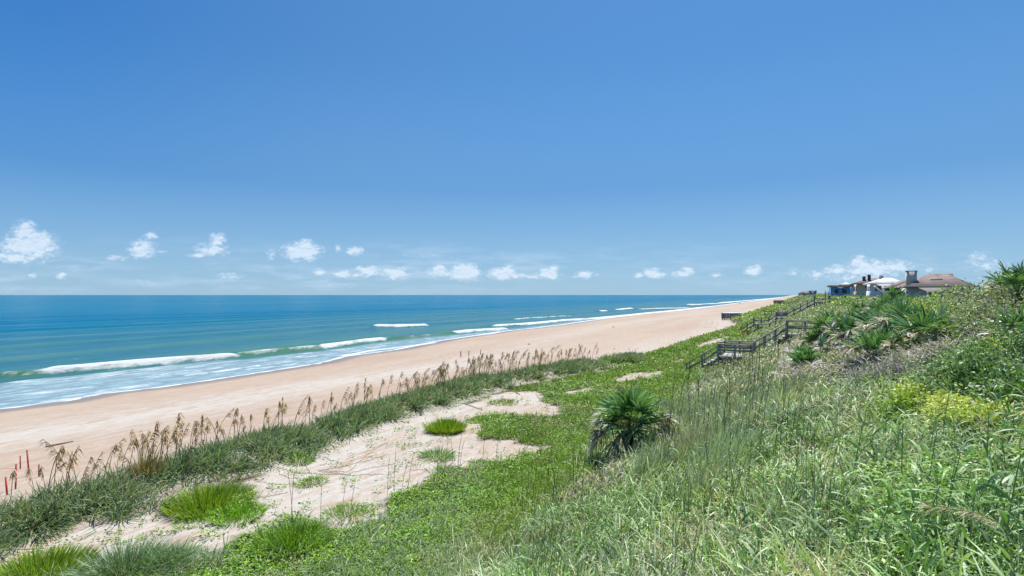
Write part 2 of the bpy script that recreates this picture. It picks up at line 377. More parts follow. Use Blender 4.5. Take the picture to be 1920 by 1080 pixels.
def sand_material():
    m, ns, ls = material('beach_sand')
    out = ns.new('ShaderNodeOutputMaterial'); p = ns.new('ShaderNodeBsdfPrincipled')
    A = attr(ns, 'Col'); sx = ns.new('ShaderNodeSeparateColor'); ls.new(A, sx.inputs[0])   # R vegetated soil, G wetness, B pale shell sand
    big = noise(ns, ls, (.10, .022, .1), 5, .6); mid = noise(ns, ls, (1.1, .22, 1), 6, .65); fine = noise(ns, ls, (9., 3.2, 9.), 4, .7); grit = noise(ns, ls, 34., 3, .7)
    c = mixc(ns, ls, rangen(ns, ls, big, .38, .62), (.575, .430, .325), (.63, .50, .395))
    pale = mth(ns, ls, 'MULTIPLY', sx.outputs[2], rangen(ns, ls, mid, .34, .62), True)
    c = mixc(ns, ls, pale, c, (.72, .68, .625))
    c = mixc(ns, ls, rangen(ns, ls, mid, .52, .75, 0, .5), c, (.46, .34, .26))
    wr = noise(ns, ls, (3.2, .7, 3.), 5, .7)
    wrk = mth(ns, ls, 'MULTIPLY', mth(ns, ls, 'ADD', sx.outputs[2], .35), rangen(ns, ls, wr, .46, .60, 0, .8), True)
    c = mixc(ns, ls, wrk, c, (.74, .70, .65))
    c = mixc(ns, ls, 1.0, c, mixc(ns, ls, rangen(ns, ls, fine, .3, .7), (.90, .89, .88), (1.06, 1.06, 1.06)), 'MULTIPLY')
    c = mixc(ns, ls, 1.0, c, mixc(ns, ls, rangen(ns, ls, grit, .35, .7), (.93, .92, .91), (1.04, 1.04, 1.05)), 'MULTIPLY')
    c = mixc(ns, ls, sx.outputs[1], c, (.35, .275, .215))
    shaded_soil = mixc(ns, ls, rangen(ns, ls, fine, .35, .65), (.022, .026, .012), (.08, .068, .042))  # plant litter colour, darkened to paint in shade of the gaps between plants
    c = mixc(ns, ls, 1.0, c, (.575, .570, .565), 'MULTIPLY')
    c = mixc(ns, ls, sx.outputs[0], c, shaded_soil)
    ls.new(c, p.inputs['Base Color'])
    r = mth(ns, ls, 'SUBTRACT', .95, mth(ns, ls, 'MULTIPLY', sx.outputs[1], .62)); ls.new(r, p.inputs['Roughness'])
    p.inputs['Specular IOR Level'].default_value = .25
    vo = noise(ns, ls, (2.1, 1.5, 2.1), coord='Object', typ='ShaderNodeTexVoronoi')
    prints = mth(ns, ls, 'MULTIPLY', rangen(ns, ls, vo, .10, .26, 1, 0), rangen(ns, ls, big, .42, .58))
    hsum = mth(ns, ls, 'ADD', mth(ns, ls, 'MULTIPLY', wr, 1.0), mth(ns, ls, 'MULTIPLY', fine, .5)); hsum = mth(ns, ls, 'SUBTRACT', hsum, mth(ns, ls, 'MULTIPLY', prints, .7))
    b = ns.new('ShaderNodeBump'); b.inputs['Distance'].default_value = .12
    ls.new(mth(ns, ls, 'SUBTRACT', .60, mth(ns, ls, 'MULTIPLY', sx.outputs[1], .4)), b.inputs['Strength'])
    ls.new(hsum, b.inputs['Height']); ls.new(b.outputs[0], p.inputs['Normal'])
    ls.new(p.outputs[0], out.inputs[0]); return m
def sea_material():
    m, ns, ls = material('sea_water')
    out = ns.new('ShaderNodeOutputMaterial'); p = ns.new('ShaderNodeBsdfPrincipled')
    A = attr(ns, 'Col'); sx = ns.new('ShaderNodeSeparateColor'); ls.new(A, sx.inputs[0])   # R depth offshore 0..1, G foam, B thin wash
    swirl = noise(ns, ls, (.012, .0035, 1), 4, .6); rip = noise(ns, ls, (.55, .14, 1), 6, .65); fine = noise(ns, ls, (2.6, .9, 1), 5, .7); lace = noise(ns, ls, (.9, .32, 1), 7, .72)
    deep = mixc(ns, ls, rangen(ns, ls, swirl, .35, .65), (.000, .116, .236), (.000, .150, .292))
    ramp = ns.new('ShaderNodeValToRGB'); e = ramp.color_ramp.elements
    e[0].position = 0; e[0].color = (.085, .155, .190, 1); e[1].position = 1; e[1].color = (.0, .1, .27, 1)
    for pos, colr in ((.18, (.065, .155, .215)), (.42, (.040, .145, .245)), (.60, (.005, .135, .245))):
        k = e.new(pos); k.color = (*colr, 1)
    rd = mth(ns, ls, 'ADD', sx.outputs[0], mth(ns, ls, 'MULTIPLY', mth(ns, ls, 'SUBTRACT', swirl, .5), .28), True)
    ls.new(rd, ramp.inputs[0])
    c = mixc(ns, ls, rangen(ns, ls, sx.outputs[0], .55, .95), ramp.outputs[0], deep)
    c = mixc(ns, ls, rangen(ns, ls, rip, .3, .7), mixc(ns, ls, 1.0, c, (.86, .90, .92), 'MULTIPLY'), mixc(ns, ls, 1.0, c, (1.15, 1.10, 1.07), 'MULTIPLY'))
    # green thin water of the wave faces
    gr = attr(ns, 'Face', 'Fac')
    c = mixc(ns, ls, mth(ns, ls, 'MULTIPLY', gr, .9), c, (.110, .205, .130))
    wash = mixc(ns, ls, rangen(ns, ls, lace, .38, .66), (.30, .270, .36), (.50, .46, .55))
    c = mixc(ns, ls, sx.outputs[2], c, wash)
    fm = mth(ns, ls, 'ADD', mth(ns, ls, 'MULTIPLY', sx.outputs[1], 1.45), mth(ns, ls, 'MULTIPLY', mth(ns, ls, 'SUBTRACT', lace, .5), 1.9))
    fm = mth(ns, ls, 'ADD', fm, mth(ns, ls, 'MULTIPLY', mth(ns, ls, 'SUBTRACT', fine, .5), .7))
    foam = mth(ns, ls, 'MULTIPLY', rangen(ns, ls, fm, .40, 1.15), rangen(ns, ls, sx.outputs[1], .0, .15), True)
    c = mixc(ns, ls, 1.0, c, (.48, .78, .73), 'MULTIPLY')
    c = mixc(ns, ls, foam, c, (.54, .56, .57))
    ls.new(c, p.inputs['Base Color'])
    ls.new(mth(ns, ls, 'ADD', mth(ns, ls, 'MULTIPLY', foam, .55), .22), p.inputs['Roughness'])
    p.inputs['IOR'].default_value = 1.08; p.inputs['Specular IOR Level'].default_value = .15
    b = ns.new('ShaderNodeBump'); b.inputs['Strength'].default_value = .55; b.inputs['Distance'].default_value = .5
    hs = mth(ns, ls, 'ADD', mth(ns, ls, 'MULTIPLY', rip, 1.0), mth(ns, ls, 'MULTIPLY', fine, .22))
    ls.new(hs, b.inputs['Height']); ls.new(b.outputs[0], p.inputs['Normal'])
    ls.new(p.outputs[0], out.inputs[0]); return m

# ------------------------------------------------------------------ setting: ground and sea
def grid(tv, sv, zf):
    T, S = np.meshgrid(tv, sv)            # rows along shore
    Z = zf(T, S); V = np.stack([T, S, Z], -1).reshape(-1, 3)
    nt, n_s = len(tv), len(sv)
    i = np.arange(nt - 1)[None] + np.arange(n_s - 1)[:, None] * nt
    F = np.stack([i, i + 1, i + 1 + nt, i + nt], -1).reshape(-1, 4)
    return T.ravel(), S.ravel(), V, F
def axis(a, b, step, far, ratio=1.06):
    v = list(np.arange(a, b, step)); st = step
    while v[-1] < far: st *= ratio; v.append(v[-1] + st)
    return np.array(v)
tv = np.concatenate([-axis(75.5, 76, 1, 700, 1.3)[::-1], np.arange(-75, -26, .33), np.arange(-26, 14, .33), axis(14, 30, .8, 40000, 1.15)])
sv = np.concatenate([-axis(8, 9, 1.5, 900, 1.3)[::-1], np.arange(-7, 70, .45), axis(70, 90, .8, 60000, 1.035)])
T, S, V, F = grid(tv, sv, height)
veg = veg_mask(T, S).astype(float); veg *= np.where((T < edge_t(S) + 4.6) & (S < 48), .25, 1)
wet = 1 - sstep(1.8, 4.8, T - water_t(S) + 1.2 * (fbm(T * .1, S * .08, 41) - .5))
te_ = edge_t(S)
uu_ = (T - water_t(S)) / (te_ - water_t(S))
pale = 1.1 * np.exp(-((uu_ - .48 - .10 * np.sin(S * .035)) / .13) ** 2) * np.interp(S, [0, 40, 70, 2000], [1, .9, .35, .35])
pale = np.maximum(pale, .75 * sstep(.80, .97, uu_) * (T < te_ + 1) * np.interp(S, [0, 30, 45, 80, 3000], [.1, .2, 1, .8, .6]))
tr = 0
for c0_, a_, ph_ in ((-38.5, 1.2, .3), (-36.7, 1.2, .3), (-32.2, .8, 1.9), (-30.4, .8, 1.9), (-44.6, 1.5, 3.1), (-42.8, 1.5, 3.1)):
    ct = c0_ + a_ * np.sin(S * .045 + ph_) + .5 * (vnoise(S * .2, S * 0, 45) - .5); tr = tr + np.exp(-((T - ct) / .22) ** 2) * (.35 + .65 * vnoise(S * .5, S * 0 + c0_, 46))
pale = np.maximum(pale, .55 * np.clip(tr, 0, 1) * (S > 0))
rid = np.exp(-((T - te_ - 4.2) / 1.6) ** 2) * (S < 50)
pale = np.clip(np.maximum(pale, rid * 1.1) + (.40 + .9 * sstep(.48, .64, fbm(T * .22, S * .22, 44)) + .6 * sstep(22, 13, S)) * (T > te_ + 1), 0, 1)
g = Geo(); g.add(V, F, np.stack([veg, wet, pale], 1))
ground = tag(g.build('ground', sand_material(), smooth=True), 'pinkish tan beach sand rising into the overgrown dune', 'sand', kind='structure')

# breaker lines: points of the photograph on the water, crest height (m), foam 0..1, width (m), trailing foam (m)
BREAK = [([(0,704),(60,700),(90,697)], .55, .45, 1.6, 3),([(90,697),(150,692),(250,683),(340,676),(400,672),(440,668)], .75, .9, 1.6, 2.6),
 ([(440,667),(520,659),(600,652)], .7, .50, 1.7, 3),([(600,651),(660,643),(690,639),(720,636)], .65, .80, 1.7, 3.5),([(720,636),(790,631),(850,624)], .6, .28, 1.7, 2),
 ([(850,623),(880,620),(950,616)], .5, .9, 1.7, 3),([(345,700),(400,694),(455,687),(510,679)], .10, .62, .6, .8),([(640,664),(700,654),(780,645),(850,637),(930,623)], .10, .85, .8, 1.0),
 ([(705,612),(740,611.3),(800,608)], .55, 1.0, 1.4, 1.2),([(965,597),(1000,594),(1065,592)], .3, .6, 2.8, 6),([(930,610),(985,607),(1060,600),(1100,598)], .5, .9, 2.2, 6),
 ([(1122,583),(1135,582.3)], .4, .9, 2.5, 1.5),([(1155,580.5),(1183,578)], .4, 1.1, 3, 2),([(1200,578.5),(1290,576.5)], .3, .95, 5, 6),([(1110,596),(1180,590),(1250,583),(1330,575)], .3, 1.05, 4, 8),
 ([(1288,571),(1340,569.2),(1350,569)], .5, 1.2, 5, 7),([(1352,567.5),(1400,563.5),(1440,560)], .5, 1.3, 6, 12),([(1440,560.2),(1475,557)], .5, 1.3, 9, 25),([(85,675),(140,668),(190,663)], .1, .25, 1.5, 2)]
def sea_z(T, S):
    w = water_t(S); off = w - T
    amp = sstep(1, 40, off)
    k = T + 6 * np.sin(S * .012) + 3.5 * (fbm(T * .02, S * .01, 50) - .5) * 4
    z = amp * (.20 * np.sin(k * .30 + .01 * S) + .10 * np.sin(k * .71 - .02 * S + 1.3) * vnoise(T * .05, S * .02, 51)) * np.interp(off, [0, 40, 400], [.3, 1.15, .9])
    return z
def crest(t, s, pts):
    P = flat([p[0] for p in pts], [p[1] for p in pts], 0.3)
    o = np.argsort(P[:, 1]); ss = P[o, 1]; tt = P[o, 0]
    L = ss[-1] - ss[0]; e = max(1.0, .12 * L)
    env = sstep(ss[0] - e, ss[0] + e * .4, s) * (1 - sstep(ss[-1] - e * .4, ss[-1] + e, s))
    return t - np.interp(s, ss, tt) + .7 * (vnoise(s * .25, s * 0 + 2, 60) - .5) + .8 * (vnoise(s * .06, s * 0 + 5, 61) - .5), env
tsea = np.concatenate([-axis(160, 240, 1.2, 60000, 1.06)[::-1], np.arange(-159.5, -100, .55), np.arange(-100, -49, .22)])
ssea = np.concatenate([-axis(1, 5, 2, 3000, 1.4)[::-1], np.arange(0, 130, .55), axis(130, 200, .9, 80000, 1.022)])
T, S, V, F = grid(tsea, ssea, sea_z)
w = water_t(S); off = w - T
depth = np.clip(np.interp(off, [0, 12, 40, 90, 130, 190, 400], [0, .08, .22, .42, .62, .85, 1]), 0, 1)
foam = np.zeros(len(T)); zadd = np.zeros(len(T)); face = np.zeros(len(T))
for pts, hh, fo, wd, tr in BREAK:
    u, env = crest(T, S, pts)
    bump = np.where(u < 0, np.exp(-(u / (wd * 1.6)) ** 2), np.exp(-(u / (wd * .45)) ** 2))
    zadd = np.maximum(zadd, 1.25 * hh * bump * env)
    face = np.maximum(face, env * min(1, hh * 1.6) * np.exp(-((u - wd * .25) / (wd * .55)) ** 2) * (1 if fo < .9 else .6))
    md = .55 + .9 * vnoise(S * .22, u * 0 + 3, 63) * (.6 + .8 * vnoise(S * .8, u * 0 + 9, 64)); lip = np.exp(-((u - wd * .15) / (wd * .36 * (.4 + md))) ** 2)
    run = np.where(u > 0, np.exp(-u / max(tr, .1)), 0) * .62
    foam = np.maximum(foam, env * fo * np.maximum(lip * np.clip(.55 + .6 * md, 0, 1), run * .8 * np.clip(md, 0, 1)))
# the last breaker's spill seaward to the beach: milky wash with streaks of foam
mb, menv = crest(T, S, [(0,704),(250,683),(440,668),(600,652),(720,636),(850,624),(950,616),(1100,597),(1330,574)])
wash = sstep(.5, 3.5, mb) * np.interp(S, [0, 250, 500], [1, .8, .4]); wash = np.where(off < 18, wash, 0) * (off > -6)
wash = np.maximum(wash, sstep(7, 2, off) * .8)
streak = .40 * wash * sstep(.42, .72, fbm(T * .9, S * .16, 70)) + .06 * wash
foam = np.maximum(foam, streak)
sw = water_t(S) + .25 * (vnoise(S * .3, S * 0, 71) - .5)
foam = np.maximum(foam, 1.15 * np.exp(-((T - sw + .35) / np.interp(S, [0, 80, 400, 1500], [.34, .6, 3., 8.])) ** 2))
# faint green bands: faces of unbroken swell
sk = np.sin((T + 6 * np.sin(S * .012) + 5 * (fbm(T * .02, S * .008, 50) - .5)) * .30 + .01 * S)
swell = sstep(.45, 1.0, sk) * sstep(8, 25, off) * (1 - sstep(95, 150, off)) * vnoise(T * .04, S * .012, 75) * 1.0
face = np.clip(np.maximum(face, swell * .55), 0, 1)
V[:, 2] += zadd + .10 * foam * (fbm(T * 1.1, S * .8, 80) - .2) - .04
V[:, 2] -= .6 * sstep(1.2, 3.5, T - w)
g = Geo(); g.add(V, F, np.stack([depth, np.clip(foam, 0, 1), wash], 1))
me_sea = g.build('sea', sea_material(), smooth=True)
a = me_sea.data.attributes.new('Face', 'FLOAT', 'POINT'); a.data.foreach_set('value', face.astype(np.float32))
tag(me_sea, 'azure sea with green wave faces and white breakers', 'sea', kind='structure')

# ------------------------------------------------------------------ boardwalks and stairs of weathered timber
WD, WL = (.33, .315, .28), (.36, .35, .33)      # posts and rails; sun-bleached boards
def shade_wood(): return tuple(np.array(WD) * random.uniform(.75, 1.25))
def rail_run(root, a, b, h=1.0, posts=2, mid=(0.5,), below=.35, cap=True):
    """handrail with posts between floor points a and b"""
    a = np.asarray(a, float); b = np.asarray(b, float)
    up = np.array([0, 0, 1.0])
    d = unit(b - a)
    g = Geo(); beam(g, a + up * h - d * .1, b + up * h + d * .1, .19, .075, shade_wood()); g.build('handrail', M_WOOD, root)
    for m in mid:
        g = Geo(); beam(g, a + up * h * m, b + up * h * m, .05, .16, shade_wood()); g.build('mid_rail', M_WOOD, root)
    for k in range(posts):
        u = k / (posts - 1) if posts > 1 else .5
        p = a + (b - a) * u
        g = Geo(); beam(g, p - up * below, p + up * (h - .04), .14, .14, shade_wood()); g.build('post', M_WOOD, root)
def deck(root, t0, t1, s0, s1, z, legs=True):
    g = Geo(); n = max(2, int((t1 - t0) / .15))
    e = np.linspace(t0, t1, n + 1)
    for i in range(n):
        c = np.array(WL) * random.uniform(.8, 1.25); box(g, e[i] + .006, e[i + 1] - .006, s0, s1, z - .035 - .003 * (i % 2), z, c)
    g.build('deck_boards', M_WOOD, root)
    for s_ in (s0 + .05, s1 - .05):
        g = Geo(); beam(g, (t0 + .02, s_, z - .135), (t1 - .02, s_, z - .135), .06, .19, shade_wood()); g.build('joist', M_WOOD, root)
    if legs:
        for t_ in (t0 + .3, t1 - .3):
            for s_ in (s0 + .12, s1 - .12):
                gz = float(height(t_, s_)) - .3
                if gz < z - .3:
                    g = Geo(); beam(g, (t_, s_, gz), (t_, s_, z - .05), .14, .14, shade_wood()); g.build('support_post', M_WOOD, root)
def flight(root, t0, z0, t1, z1, s0, s1, n=None, rails=('near', 'far'), posts=3, mid=(.5,), over=0.0):
    n = n or max(3, int(round(abs(z1 - z0) / .2)))
    for s_ in (s0 + .03, s1 - .03):
        g = Geo(); beam(g, (t0, s_, z0 - .18), (t1, s_, z1 - .18), .06, .26, shade_wood()); g.build('stringer', M_WOOD, root)
    for i in range(n):
        u = (i + .5) / n; t_ = t0 + (t1 - t0) * u; z_ = z0 + (z1 - z0) * u
        w_ = abs(t1 - t0) / n * .5 + .03
        g = Geo(); box(g, t_ - w_, t_ + w_, s0 - .06, s1 + .06, z_ - .045, z_, np.array((.46, .45, .43)) * random.uniform(.8, 1.15)); g.build('tread', M_WOOD, root)
    for r_ in rails:
        s_ = s0 - .03 if r_ == 'near' else s1 + .03
        a = np.array([t0, s_, z0]); b = np.array([t1, s_, z1]); a = a - (b - a) * over
        rail_run(root, a, b, .95, posts, mid)

# nearest boardwalk: lower stair, landing with board railing, upper stair, upper walk
SA = 46.2
Zl, Zu = CAMZ - 4.98, CAMZ - 3.06
w1 = empty('boardwalk', (0, 0, 0), 'nearest dark timber stair and landing with slatted railing and pale floor boards', 'boardwalk', 'timber boardwalks over the dune')
deck(w1, -5.85, -3.35, SA, SA + 3.8, Zl)
flight(w1, -7.9, Zl - 1.42, -5.9, Zl - .1, SA + .1, SA + 1.3, 7, posts=3, over=.22)
for s_ in (SA, SA + 3.8): rail_run(w1, (-5.85, s_, Zl), (-3.35, s_, Zl), .99, 3, (.52, .76), .5)
rail_run(w1, (-5.85, SA + 1.5, Zl), (-5.85, SA + 3.8, Zl), .99, 2, (.3, .52, .76), .5)
g = Geo(); box(g, -5.80, -3.4, SA + 3.2, SA + 3.6, Zl + .42, Zl + .47, (.2, .19, .17)); g.build('bench_seat', M_WOOD, w1)
flight(w1, -3.3, Zl + .1, -.95, Zu - .1, SA + .9, SA + 2.2, 9, posts=4)
deck(w1, -.9, 1.6, SA + .7, SA + 2.4, Zu)
for s_ in (SA + .7, SA + 2.4): rail_run(w1, (-.9, s_, Zu), (1.6, s_, Zu), 1.0, 3, (.5,), .6)
# second boardwalk
SB = 85.0
w2 = empty('boardwalk', (0, 0, 0), 'second timber stair from the viewer, ending in the green dune beside a rusty brown bush', 'boardwalk', 'timber boardwalks over the dune')
zb = CAMZ - 5.27; zb2 = CAMZ - 4.1
deck(w2, -5.4, -3.9, SB, SB + 1.5, zb); flight(w2, -6.8, zb - 1.05, -5.45, zb - .1, SB, SB + 1.3, 5, posts=2)
for s_ in (SB, SB + 1.5): rail_run(w2, (-5.4, s_, zb), (-3.9, s_, zb), 1.0, 2, (.5,), .5)
flight(w2, -3.85, zb + .1, -2.35, zb2 - .1, SB, SB + 1.3, 6, posts=3); deck(w2, -2.3, .4, SB, SB + 1.5, zb2)
for s_ in (SB, SB + 1.5): rail_run(w2, (-2.3, s_, zb2), (.4, s_, zb2), 1.0, 3, (.5,), .5)
# third, the long stair up to the crest
SC = 100.0
w3 = empty('boardwalk', (0, 0, 0), 'farthest large timber stair, a long straight flight climbing to a gate on the dune crest', 'boardwalk', 'timber boardwalks over the dune')
za, zc, zd = CAMZ - 4.93, CAMZ - 3.75, CAMZ - 1.13
flight(w3, -9.0, za - 1.5, -7.05, za - .1, SC, SC + 1.3, 7, posts=3); deck(w3, -7.0, -4.7, SC, SC + 1.5, za)
for s_ in (SC, SC + 1.5): rail_run(w3, (-7.0, s_, za), (-4.7, s_, za), 1.05, 3, (.5,), .5)
flight(w3, -4.65, za + .1, -3.55, zc - .1, SC, SC + 1.3, 6, posts=2); deck(w3, -3.5, -1.95, SC - .3, SC + 2.6, zc)
for s_ in (SC - .3, SC + 2.6): rail_run(w3, (-3.5, s_, zc), (-1.95, s_, zc), .85, 2, (.2, .4, .6, .8), .5)
flight(w3, -1.9, zc + .1, 2.05, zd - .1, SC, SC + 1.3, 14, posts=5)
deck(w3, 2.1, 8.5, SC, SC + 1.5, zd)
for s_ in (SC, SC + 1.5): rail_run(w3, (2.1, s_, zd), (8.5, s_, zd), .98, 4, (.5,), .8)
for t_ in (3.6, 4.1):
    g = Geo(); beam(g, (t_, SC + .1, zd - .4), (t_, SC + .1, zd + 1.85), .16, .16, WD); g.build('gate_post', M_WOOD, w3)
g = Geo(); beam(g, (3.55, SC + .1, zd + 1.45), (4.9, SC + .1, zd + 1.4), .05, .12, WD); g.build('gate_rail', M_WOOD, w3)
# farther walks along the coast
for lab, s0_, tA, zA, tB, zB in (('small far timber walk crossing the green dune behind the long stair', 160, -8.5, CAMZ - 5.0, -3.5, CAMZ - 4.3),
                                 ('distant timber walk just under the far cottages on the dune', 300, -9, CAMZ - 4.2, -3, CAMZ - 2.6)):
    w4 = empty('boardwalk', (0, 0, 0), lab, 'boardwalk', 'timber boardwalks over the dune')
    deck(w4, tA, tB, s0_, s0_ + 1.5, zA)
    for s_ in (s0_, s0_ + 1.5): rail_run(w4, (tA, s_, zA), (tB, s_, zA), 1.0, 4, (.5,), .6)
    flight(w4, tB + .05, zA + .1, tB + 4, zB + .6, s0_, s0_ + 1.3, 8, posts=3)
# low wooden beach deck with a pale top, and a farther one
def beach_deck(lab, t0, t1, s0, s1, z0, z1, top, clutter):
    r = empty('beach_deck', (0, 0, 0), lab, 'deck', None)
    g = Geo()
    n = int((t1 - t0) / .22); e = np.linspace(t0, t1, n + 1)
    for i in range(n):
        lift = max(0, (i / n - .62)) * (z1 - z0) * 2.2
        box(g, e[i] + .01, e[i + 1] - .01, s0, s0 + .05, z0 + lift + random.uniform(0, .1), z1 - .12, np.array((.17, .155, .13)) * random.uniform(.6, 1.4))
    m_ = int((s1 - s0) / .25); e2 = np.linspace(s0 + .06, s1, m_ + 1)
    for i in range(m_): box(g, t0 - .05, t0 - .002, e2[i] + .01, e2[i + 1] - .01, z0 + random.uniform(0, .1), z1 - .12, np.array((.17, .155, .13)) * random.uniform(.6, 1.4))
    g.build('skirt_boards', M_WOOD, r)
    g = Geo(); box(g, t0 - .15, t1 + .15, s0 - .15, s1 + .15, z1 - .118, z1 + .1, top); g.build('deck_top', M_WALL, r)
    for t_ in (t0 + .2, (t0 + t1) / 2, t1 - .2):
        for s_ in (s0 + .2, s1 - .2):
            g = Geo(); beam(g, (t_, s_, z0 - 1.2), (t_, s_, z1 - .12), .2, .2, WD); g.build('support_post', M_WOOD, r)
    return r
beach_deck('low grey wooden beach deck with pale turquoise top beyond the green dune point', -19.8, -14.9, 163, 168, CAMZ - 6.85, CAMZ - 5.2, (.50, .66, .66), 0)
beach_deck('very distant low brown beach deck at the foot of the dune', -15.5, -9.5, 395, 399, CAMZ - 6.2, CAMZ - 3.6, (.42, .33, .27), 0)

# ------------------------------------------------------------------ houses on the dune
def hip_roof(root, t0, t1, s0, s1, ze, zr, rt0, rt1, rs0, rs1, col, name='roof', thick=.18):
    g = Geo()
    E = [(t0, s0, ze), (t1, s0, ze), (t1, s1, ze), (t0, s1, ze)]; Rr = [(rt0, rs0, zr), (rt1, rs0, zr), (rt1, rs1, zr), (rt0, rs1, zr)]
    Bm = [(x, y, z - thick) for x, y, z in E]
    g.add(E + Rr + Bm, [(0, 1, 5, 4), (1, 2, 6, 5), (2, 3, 7, 6), (3, 0, 4, 7), (4, 5, 6, 7), (8, 9, 1, 0), (9, 10, 2, 1), (10, 11, 3, 2), (11, 8, 0, 3), (11, 10, 9, 8)], col)
    return g.build(name, M_ROOF, root)
def wall_box(root, t0, t1, s0, s1, z0, z1, col, name='wall', mat=None):
    g = Geo(); box(g, t0, t1, s0, s1, z0, z1, col); return g.build(name, mat or M_WALL, root)
def window(root, side, a0, a1, c, z0, z1, frame=(.7, .7, .68)):
    g = Geo()
    if side == 's': box(g, a0, a1, c - .06, c + .02, z0, z1, frame)
    else: box(g, c - .06, c + .02, a0, a1, z0, z1, frame)
    f = g.build('window', M_WALL, root); g = Geo()
    if side == 's': box(g, a0 + .08, a1 - .08, c - .075, c - .062, z0 + .08, z1 - .08, (.03, .05, .07))
    else: box(g, c - .075, c - .062, a0 + .08, a1 - .08, z0 + .08, z1 - .08, (.03, .05, .07))
    g.build('pane', M_GLASS, f)
C0 = CAMZ
BROWN = (.27, .215, .20)
h1 = empty('house', (20, 115, 8), 'nearest grey house with broad brown hip roof and square grey chimney above the crest', 'house', 'houses along the dune crest')
def P1(o): o.location = tuple(-np.array(h1.location)); return o
def shift(root):
    for c in root.children: c.location = tuple(-np.array(root.location))
wall_box(h1, 16.1, 24.0, 109.5, 121.5, C0 - 4.2, C0 + 1.25, (.52, .52, .51))
hip_roof(h1, 15.4, 24.6, 108.6, 122.2, C0 + 1.38, C0 + 3.55, 19.4, 22.0, 114.5, 116.5, BROWN)
wall_box(h1, 19.2, 25.5, 121.6, 134, C0 - 4.2, C0 + 1.2, (.56, .56, .55))
hip_roof(h1, 15.3, 24, 122.3, 137, C0 + 1.45, C0 + 3.05, 18.5, 20.5, 122.6, 136.5, (.25, .20, .185))
g = Geo(); V = [(20.4, 113.9, C0 + 3.40), (22.6, 113.4, C0 + 2.85), (22.6, 117.6, C0 + 2.85), (20.4, 117.1, C0 + 3.40), (19.6, 115.0, C0 + 3.62), (22.8, 115.0, C0 + 3.60), (22.8, 116.0, C0 + 3.60), (19.6, 116.0, C0 + 3.62)]
g.add(V, [(0, 1, 5, 4), (2, 3, 7, 6), (4, 5, 6, 7), (1, 2, 6, 5)], (.23, .16, .14)); g.build('roof_gable', M_ROOF, h1)
g = Geo(); box(g, 19.2, 20.8, 111.6, 112.0, C0 + 2.35, C0 + 2.62, (.12, .10, .09)); g.build('roof_vent', M_ROOF, h1)
for tt_ in (22.9,): 
    g = Geo(); tubes(g, (tt_, 112, C0 + 2), (tt_, 112, C0 + 2.6), .08, .08, (.5, .45, .4), 8); g.build('vent_pipe', M_STEM, h1)
ch = wall_box(h1, 15.9, 17.3, 111.2, 112.3, C0 + 1, C0 + 3.95, (.62, .60, .53), 'chimney')
g = Geo(); box(g, 15.82, 17.38, 111.12, 112.38, C0 + 3.95, C0 + 4.08, (.14, .13, .12)); c_ = g.build('chimney_cap', M_WALL, ch)
window(h1, 's', 18.5, 20.5, 109.5, C0 - .9, C0 + .5); window(h1, 's', 21.5, 23.5, 109.5, C0 - .9, C0 + .5)
for k in range(3): window(h1, 't', 110.5 + 3.6 * k, 113 + 3.6 * k, 16.1, C0 - 1.2, C0 + .6)
shift(h1)
h2 = empty('house', (16, 150, 8), 'white house with a bright white roof and sloping white stair between the brown roofs', 'house', 'houses along the dune crest')
wall_box(h2, 14.6, 21, 149, 160, C0 - 4, C0 + 2.65, (.74, .78, .82)); hip_roof(h2, 14.0, 21.6, 148.2, 160.8, C0 + 2.72, C0 + 4.0, 17.4, 18.6, 152, 157, (.78, .80, .82))
for k in range(3): window(h2, 's', 15.2 + 1.9 * k, 16.6 + 1.9 * k, 149, C0 + .9, C0 + 2.1)
for k in range(3): window(h2, 't', 150.5 + 3 * k, 152.3 + 3 * k, 14.6, C0 + .9, C0 + 2.1)
g = Geo(); V = [(15.0, 146, C0 + 2.1), (18.4, 146, C0 - 1.2), (18.4, 148.1, C0 - 1.2), (15.0, 148.1, C0 + 2.1)]
V = V + [(x, y, z - .35) for x, y, z in V]; g.add(V, [(0, 1, 2, 3), (7, 6, 5, 4), (0, 4, 5, 1), (1, 5, 6, 2), (2, 6, 7, 3), (3, 7, 4, 0)], (.72, .72, .72)); g.build('stair_cover', M_WALL, h2)
wall_box(h2, 18.5, 22, 143, 148.8, C0 - 4, C0 + .9, (.75, .76, .78), 'porch_wall')
wall_box(h2, 16.6, 17.4, 153, 154, C0 + 3.4, C0 + 4.7, (.40, .40, .40), 'chimney')
shift(h2)
h3 = empty('house', (16, 175, 8), 'tan house with brown hip roof and two dark chimneys', 'house', 'houses along the dune crest')
wall_box(h3, 13.9, 21, 174, 188, C0 - 4, C0 + 3.1, (.60, .53, .40)); hip_roof(h3, 12.9, 22, 173, 189, C0 + 3.18, C0 + 4.75, 17, 18.4, 178, 184, BROWN)
window(h3, 's', 15.6, 17.8, 174, C0 + 1.9, C0 + 2.6, (.06, .06, .06)); window(h3, 's', 18.4, 20.2, 174, C0 + 1.9, C0 + 2.6, (.06, .06, .06)); window(h3, 't', 176, 179, 13.9, C0 + 1, C0 + 2.4); window(h3, 't', 181, 185, 13.9, C0 + 1, C0 + 2.4)
for tt_, zz_ in ((15.2, 5.0), (16.4, 5.45)):
    c_ = wall_box(h3, tt_, tt_ + .7, 175.5, 176.3, C0 + 2.5, C0 + zz_, (.10, .085, .08), 'chimney'); g = Geo(); box(g, tt_ - .08, tt_ + .78, 175.42, 176.38, C0 + zz_, C0 + zz_ + .12, (.07, .06, .06)); g.build('chimney_cap', M_WALL, c_)
shift(h3)
h4 = empty('house', (11, 210, 8), 'blue house with a flat red-brown edged roof at the left end of the row', 'house', 'houses along the dune crest')
